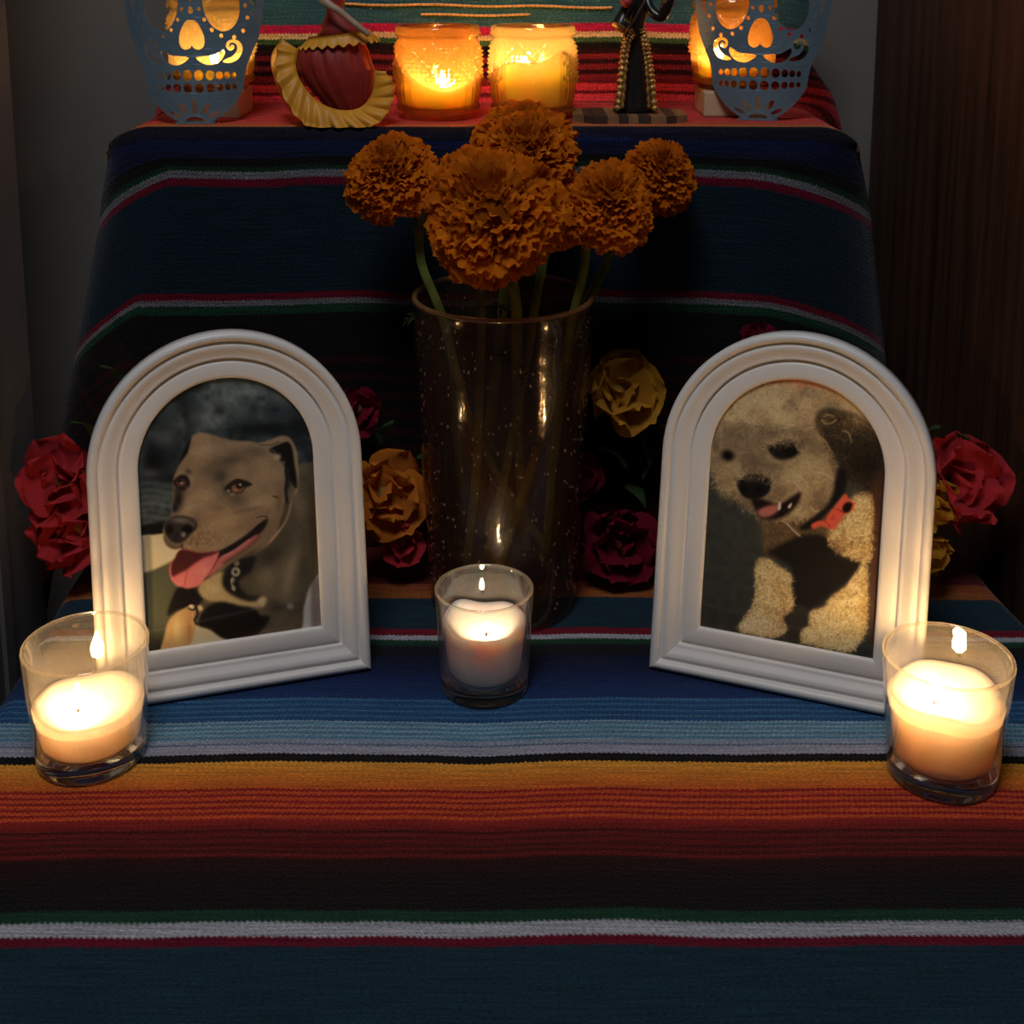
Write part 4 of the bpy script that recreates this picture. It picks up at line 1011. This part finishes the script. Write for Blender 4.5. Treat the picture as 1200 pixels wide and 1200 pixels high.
strip([(348, 62), (346, 78), (353, 98), (371, 119), (396, 130), (420, 128), (434, 112), (436, 86)],
      [(327, 49), (323, 75), (329, 102), (345, 132), (366, 149), (395, 152), (425, 151), (447, 141), (460, 118), (460, 98), (450, 88)],
      lambda q: .2-1.35*math.sin(PI*q)**.8, lambda q: .0-2.0*math.sin(PI*q)**.8, 0, 15, .16)
strip([(327, 49), (325, 75), (331, 102), (347, 132), (368, 149)], [(326, 50), (313, 68), (315, 100), (331, 132), (352, 149.5)],
      lambda q: -.1-.9*q, lambda q: 1.4-.6*q, 0, 2, .08, name='ruffle_back')
# over-skirt: tilted frilled ring
V = []; n = 120
for j in range(6):
    s = j/5
    for i in range(n):
        a = 2*PI*i/n; x = (36+12*s)*kx*math.cos(a); y = .5+(24+9*s)*kx*math.sin(a)
        z = fz(45+13*s)+.26*math.cos(a)+.11*s*math.sin(a*24)+(.10 if j in (0, 5) else 0)
        V.append((fx(395)+x, y+.09*s*math.sin(a*24+1), z))
obj('waist_ruffle', V, grid_faces(6, n, True)+[tuple(range(n))], M['yellow_clay'], fig)
obj('bodice', *loft([(fz(47), fx(399), .5, 30*kx, 20*kx), (fz(36), fx(396), .5, 22*kx, 15*kx), (fz(20), fx(391), .5, 10*kx, 9*kx), (fz(12), fx(391), .5, 10*kx, 8*kx), (fz(-4), fx(392), .5, 14*kx, 10*kx), (fz(-24), fx(392), .5, 18*kx, 10*kx), (fz(-31), fx(392), .5, 12*kx, 7*kx)], 32), M['red_dress'], fig)
def arm(P, r=.28, name='arm', mat=None, root=None, f=None):
    Q = spline([(fx(x), y, fz(z)) for x, y, z in P], 6); m = len(Q)
    return obj(name, *tube(Q, [r*(1.15-.5*i/m) for i in range(m)], 10), mat or M['bone'], root or fig)
arm([(376, -.1, -24), (378, -.8, -4), (388, -1.2, 8), (401, -1.4, 16), (418, -1.4, 30), (434, -1.3, 43)])
arm([(408, .3, -24), (420, .2, -10), (432, .3, -20), (440, .4, -36)])
obj('neck', *tube([(fx(392), .5, fz(-29)), (fx(392), .45, fz(-42))], .3, 10), M['bone'], fig)
hd = ellipsoid((fx(392), .35, fz(-54)), (.72, .75, .9), 20, 14); hd = ([(x*(1-.22*max(0, (fz(-54)-z)/.9)) if False else x, y, z) for x, y, z in hd[0]], hd[1])
head = obj('head', *hd, M['bone'], fig)
for s in (-1, 1): obj('eye', *ellipsoid((fx(392)+s*.28, -.32, fz(-55)), (.17, .1, .18), 10, 6), M['hair'], head)
obj('hair', *ellipsoid((fx(392), .55, fz(-60)), (.8, .72, .75), 18, 10), M['hair'], fig)

# ------------------------------------------------------------------ dark robed figurine on its wooden base
M['robe'] = pmat('black_glaze', (.016, .012, .011), .3, noise=.2, nscale=60)
M['gold'] = pmat('gold_paint', (.50, .29, .08), .38, noise=.3, nscale=200, Metallic=.6, bump=.3, bscale=500)
M['rose'] = pmat('red_rose_paint', (.38, .03, .025), .6, noise=.2)
M['wood_dark'] = pmat('dark_wood_block', (.045, .026, .016), .6, noise=.3, nscale=90)
M['wood_light'] = pmat('light_wood_block', (.22, .12, .05), .6, noise=.3, nscale=90)
rb = thing('robed_figurine', 'black robed figurine with gold trim on a wooden base beside the middle jar', 'figurine', (8.0, 87.2, TZ), 0)
kx2 = .0583
gx = lambda x: (x-738)*kx2
gz = lambda y: (143-y)*kx2
xs = [-67, -54, -44, -28, -14, -4, 8, 22, 40, 52, 66]
mats = ['wood_light', 'wood_dark', 'wood_dark', 'wood_light', 'wood_dark', 'wood_light', 'wood_dark', 'wood_light', 'wood_dark', 'wood_light']
for i in range(10):
    x0, x1 = xs[i]*kx2+.015, xs[i+1]*kx2-.015; d0, d1 = [2.4-.9*max(0, abs(q)-44)/22 for q in (xs[i], xs[i+1])]
    pr = .05*((i*7) % 3)
    V = [(x0, -d0-pr, 0), (x1, -d1-pr, 0), (x1, d1, 0), (x0, d0, 0)]; V += [(x, y, .50-.02*(i % 2)) for x, y, z in V]
    obj('wood_block', V, [(3, 2, 1, 0), (4, 5, 6, 7), (0, 1, 5, 4), (1, 2, 6, 5), (2, 3, 7, 6), (3, 0, 4, 7)], M[mats[i]], rb, smooth=False)
sec = []
for y, a, b in ((134, 720, 770), (126, 722, 768), (110, 724.5, 765), (90, 726, 762), (70, 727, 760), (56, 729, 757), (44, 731, 755), (34, 731, 755), (20, 730, 758), (6, 729, 760), (-8, 730, 762), (-18, 736, 756)):
    hw = (b-a)/2*kx2; sec.append((gz(y), gx((a+b)/2), .2, hw, hw*.8))
obj('robe', *loft(sec, 64, lambda a, z: .03*math.sin(a*9)), M['robe'], rb)
def trim(P, r=.2, seed=0):
    Q = spline([(gx(x), y, gz(z)) for x, y, z in P], 14); m = len(Q); rg = random.Random(seed)
    return obj('gold_trim', *tube(Q, [r*(.8+.35*math.sin(i*1.9)+rg.uniform(-.1, .1)) for i in range(m)], 8), M['gold'], rb)
trim([(738, -.75, 36), (733, -.85, 48), (729, -.9, 70), (727, -1.0, 100), (723, -1.1, 131)], .27, 1); trim([(742, -.8, 42), (735, -.95, 55), (732, -1.05, 85), (729, -1.1, 128)], .15, 4)
trim([(752, -.75, 36), (756, -.85, 55), (760, -.85, 75), (763, -1.0, 100), (767, -1.1, 131)], .25, 2); trim([(751, -.85, 45), (754, -1.0, 65), (757, -1.1, 90), (760, -1.1, 128)], .13, 5)
# sleeves, staff, roses, head
Q = spline([(gx(742), 0, gz(2)), (gx(733), -.7, gz(16)), (gx(725), -1.1, gz(33))], 8); obj('sleeve', *tube(Q, [.30+.02*i for i in range(len(Q))], 14), M['robe'], rb)
obj('sleeve_cuff', *tube([(gx(729), -1.0, gz(26)), (gx(723), -1.2, gz(36))], [.50, .56], 16), M['gold'], rb)
Q = spline([(gx(756), 0, gz(0)), (gx(762), -.5, gz(16)), (gx(773), -.8, gz(22)), (gx(779), -1.0, gz(8)), (gx(783), -1.1, gz(-8))], 8); obj('sleeve', *tube(Q, [.30+.004*i for i in range(len(Q))], 14), M['robe'], rb)
obj('sleeve_cuff', *tube([(gx(777), -.95, gz(13)), (gx(783), -1.1, gz(-7))], [.36, .46], 16), M['gold'], rb)
obj('staff', *tube([(gx(729), -1.9, gz(44)), (gx(752), -1.6, gz(4)), (gx(768), -1.3, gz(-36))], .10, 8), M['wood_dark'], rb)
for (x, y) in ((731, 6), (735, -2), (727, -3)):
    obj('rose', *lathe([(.05, -.3), (.3, -.2), (.42, .05), (.36, .25), (.2, .3), (.26, .18), (.1, .12), (.03, .2)], 12), M['rose'], rb).location = Vector((gx(x), -1.7, gz(y)))*S
obj('neck', *tube([(gx(746), .1, gz(-16)), (gx(746), 0, gz(-28))], .32, 10), M['bone'], rb)
h2 = obj('head', *ellipsoid((gx(746), -.1, gz(-40)), (.75, .8, .95), 20, 14), M['bone'], rb)
for s in (-1, 1): obj('eye', *ellipsoid((gx(746)+s*.28, -.82, gz(-41)), (.18, .1, .19), 10, 6), M['hair'], h2)
obj('hat', *lathe([(.05, 0), (1.9, .1), (2.1, .18), (1.9, .28), (.95, .32), (.85, .9), (.6, 1.05), (.05, 1.1)], 32), M['robe'], rb).location = Vector((gx(746), 0, gz(-54)))*S

# ------------------------------------------------------------------ silk flowers along the riser
def silkmat(name, col, dark): return leafmat(name, col, .3, .4, 70, col2=dark)
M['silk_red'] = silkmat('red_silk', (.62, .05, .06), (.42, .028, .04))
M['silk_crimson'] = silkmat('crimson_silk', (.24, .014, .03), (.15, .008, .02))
M['silk_yellow'] = silkmat('yellow_silk', (.62, .32, .035), (.46, .19, .022))
M['silk_orange'] = silkmat('orange_silk', (.70, .25, .03), (.52, .13, .02))
M['silk_leaf'] = silkmat('green_silk', (.06, .10, .035), (.035, .06, .02))
M['silk_heart'] = pmat('flower_heart', (.30, .14, .03), .8, noise=.3, nscale=200)
def petal_mesh(name, mat, L=1., W=.75, cup=.25, point=.0, ruffle=.06, seed=0):
    V = []; nr, nc = 12, 12; rg = random.Random(seed); ph = rg.random()*6
    for i in range(nr):
        s = i/(nr-1); w = W*(.22+.78*math.sin(PI*min(1, s*.72+.04))**.9)*(1-point*max(0, s-.62)/.38*.9)
        if s > .85: w *= 1-.9*((s-.85)/.15)**2*.6
        for j in range(nc):
            q = j/(nc-1)*2-1
            V.append((w*.5*q*L, L*(cup*(q*q*.5)*w-.34*s*s*s+.10*s+ruffle*s*s*math.sin(q*4.5+ph)+.03*math.sin(s*6+ph)), L*s*(1-.07*q*q*(s > .5)+.02*math.sin(q*6+ph))))
    return mesh(name, V, grid_faces(nr, nc), mat)
PET = {}
def petals_for(key):
    if key not in PET:
        PET[key] = [petal_mesh('petal', M[key], 1., 1.15, .22, .25, .05, 1), petal_mesh('petal', M[key], 1., .95, .3, .6, .06, 2), petal_mesh('petal', M[key], 1., 1.25, .2, .1, .06, 3)]
    return PET[key]
def silk_flower(label, loc, r, pole, key, seed, rings=((6, 74, 1.12), (5, 52, 1.0), (3, 26, .65))):
    t = thing('silk_flower', label, 'flower', loc, 0, 'silk flowers of the garland'); rg = random.Random(seed)
    Q = Vector(pole).normalized().to_track_quat('Z', 'Y').to_matrix().to_4x4()
    for n, tilt, sc in rings:
        o0 = rg.random()*6
        for k in range(n):
            p = link('petal', petals_for(key)[rg.randrange(3)], t)
            a = o0+2*PI*k/n+rg.uniform(-.2, .2)
            p.matrix_local = Q @ Matrix.Rotation(a, 4, 'Z') @ Matrix.Rotation(math.radians(-tilt+rg.uniform(-12, 12)), 4, 'X') @ Matrix.Rotation(rg.uniform(-.25, .25), 4, 'Z') @ Matrix.Scale(r*sc*rg.uniform(.88, 1.1), 4)
    h = obj('flower_heart', *ellipsoid((0, 0, 0), (r*.17, r*.17, r*.2), 10, 6), M['silk_heart'], t)
    h.location = Vector(pole).normalized()*r*.1*S
    return t
silk_flower('large red silk flower left of the grey dog frame, upper bloom', (-29.4, 79.4, 7.2), 2.9, (-.2, -.85, .45), 'silk_red', 1)
silk_flower('large red silk flower left of the grey dog frame, lower bloom', (-28.6, 79.0, 3.9), 2.9, (-.25, -.9, .2), 'silk_red', 2)
silk_flower('orange silk flower between the grey dog frame and the vase', (-8.6, 80.0, 6.0), 2.9, (.4, -.8, .3), 'silk_orange', 3)
silk_flower('small red silk flower under the orange one beside the vase', (-7.3, 79.4, 3.0), 1.9, (.2, -.9, .1), 'silk_red', 4, ((5, 70, 1.), (4, 40, .8)))
silk_flower('yellow silk flower right of the vase, high on the riser', (6.9, 80.6, 12.8), 2.8, (.35, -.75, .5), 'silk_yellow', 5)
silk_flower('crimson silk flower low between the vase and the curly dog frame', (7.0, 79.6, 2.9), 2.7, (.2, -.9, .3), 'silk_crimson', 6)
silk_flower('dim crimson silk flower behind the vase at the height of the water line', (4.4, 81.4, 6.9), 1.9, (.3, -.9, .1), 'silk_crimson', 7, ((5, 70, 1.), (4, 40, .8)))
silk_flower('large red silk flower right of the curly dog frame', (29.0, 79.6, 7.2), 3.3, (.35, -.85, .3), 'silk_red', 8)
silk_flower('upper yellow silk flower peeking out right of the curly dog frame', (26.9, 77.2, 6.5), 1.9, (.4, -.85, .2), 'silk_yellow', 9, ((5, 66, 1.), (4, 34, .8)))
silk_flower('lower yellow silk flower peeking out right of the curly dog frame', (26.7, 77.0, 3.6), 1.8, (.4, -.85, -.1), 'silk_yellow', 10, ((5, 66, 1.), (4, 34, .8)))
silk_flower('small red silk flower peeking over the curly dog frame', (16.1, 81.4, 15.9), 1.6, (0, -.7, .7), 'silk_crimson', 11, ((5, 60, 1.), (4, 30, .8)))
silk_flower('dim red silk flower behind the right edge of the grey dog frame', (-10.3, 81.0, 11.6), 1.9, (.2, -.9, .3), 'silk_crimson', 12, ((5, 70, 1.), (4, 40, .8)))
gv = thing('garland_vine', 'thin green vine of the silk flower garland along the riser', 'garland', (0, 82.0, 0))
Q = spline([(-31, -1.5, 5), (-24, -.4, 9), (-16, -.3, 12.5), (-10, -.4, 9), (-5, .75, 6.2), (2, 1.0, 7.0), (7, .4, 7.2), (13, -.4, 10), (17, -.2, 14.5), (22, -.3, 11), (27, -1.2, 8), (30, -1.8, 6)], 10)
obj('vine', *tube(Q, .13, 8), M['silk_leaf'], gv)
lf = petal_mesh('leaf', M['silk_leaf'], 1., .6, .3, .7, .03, 5)
rg = random.Random(12)
for (x, y, z, L, dx, dz) in ((-25.6, -1.6, 13.4, 2.2, -.35, 1), (-24.5, -1.4, 14.6, 1.8, .5, .6), (27.2, -1.6, 9.2, 2.3, .2, 1), (28.3, -1.5, 9.6, 2.0, .9, .5), (8.6, -1.0, 9.6, 2.6, .3, -1), (5.6, -1.2, 9.0, 2.4, .9, -.2), (9.6, -.9, 10.6, 2.4, 1, -.4),
                             (-8.6, -1.0, 9.2, 2.4, .2, 1), (-10.2, -1.2, 8.6, 2.2, -.6, .6), (-6.4, -1.0, 8.2, 2.0, 1, .3), (7.6, -.9, 6.2, 2.0, .8, -.5), (-27.6, -1.8, 9.8, 2.2, -.4, .9), (15.0, -.8, 14.6, 1.9, -.8, .5), (3.2, -.9, 10.6, 2.0, -.5, .8)):
    o = link('leaf', lf, gv); d = Vector((dx, -.35, dz)).normalized()
    o.matrix_local = Matrix.Translation(Vector((x, y, z))*S) @ d.to_track_quat('Z', 'Y').to_matrix().to_4x4() @ Matrix.Rotation(rg.uniform(-.6, .6), 4, 'Z') @ Matrix.Scale(L, 4)
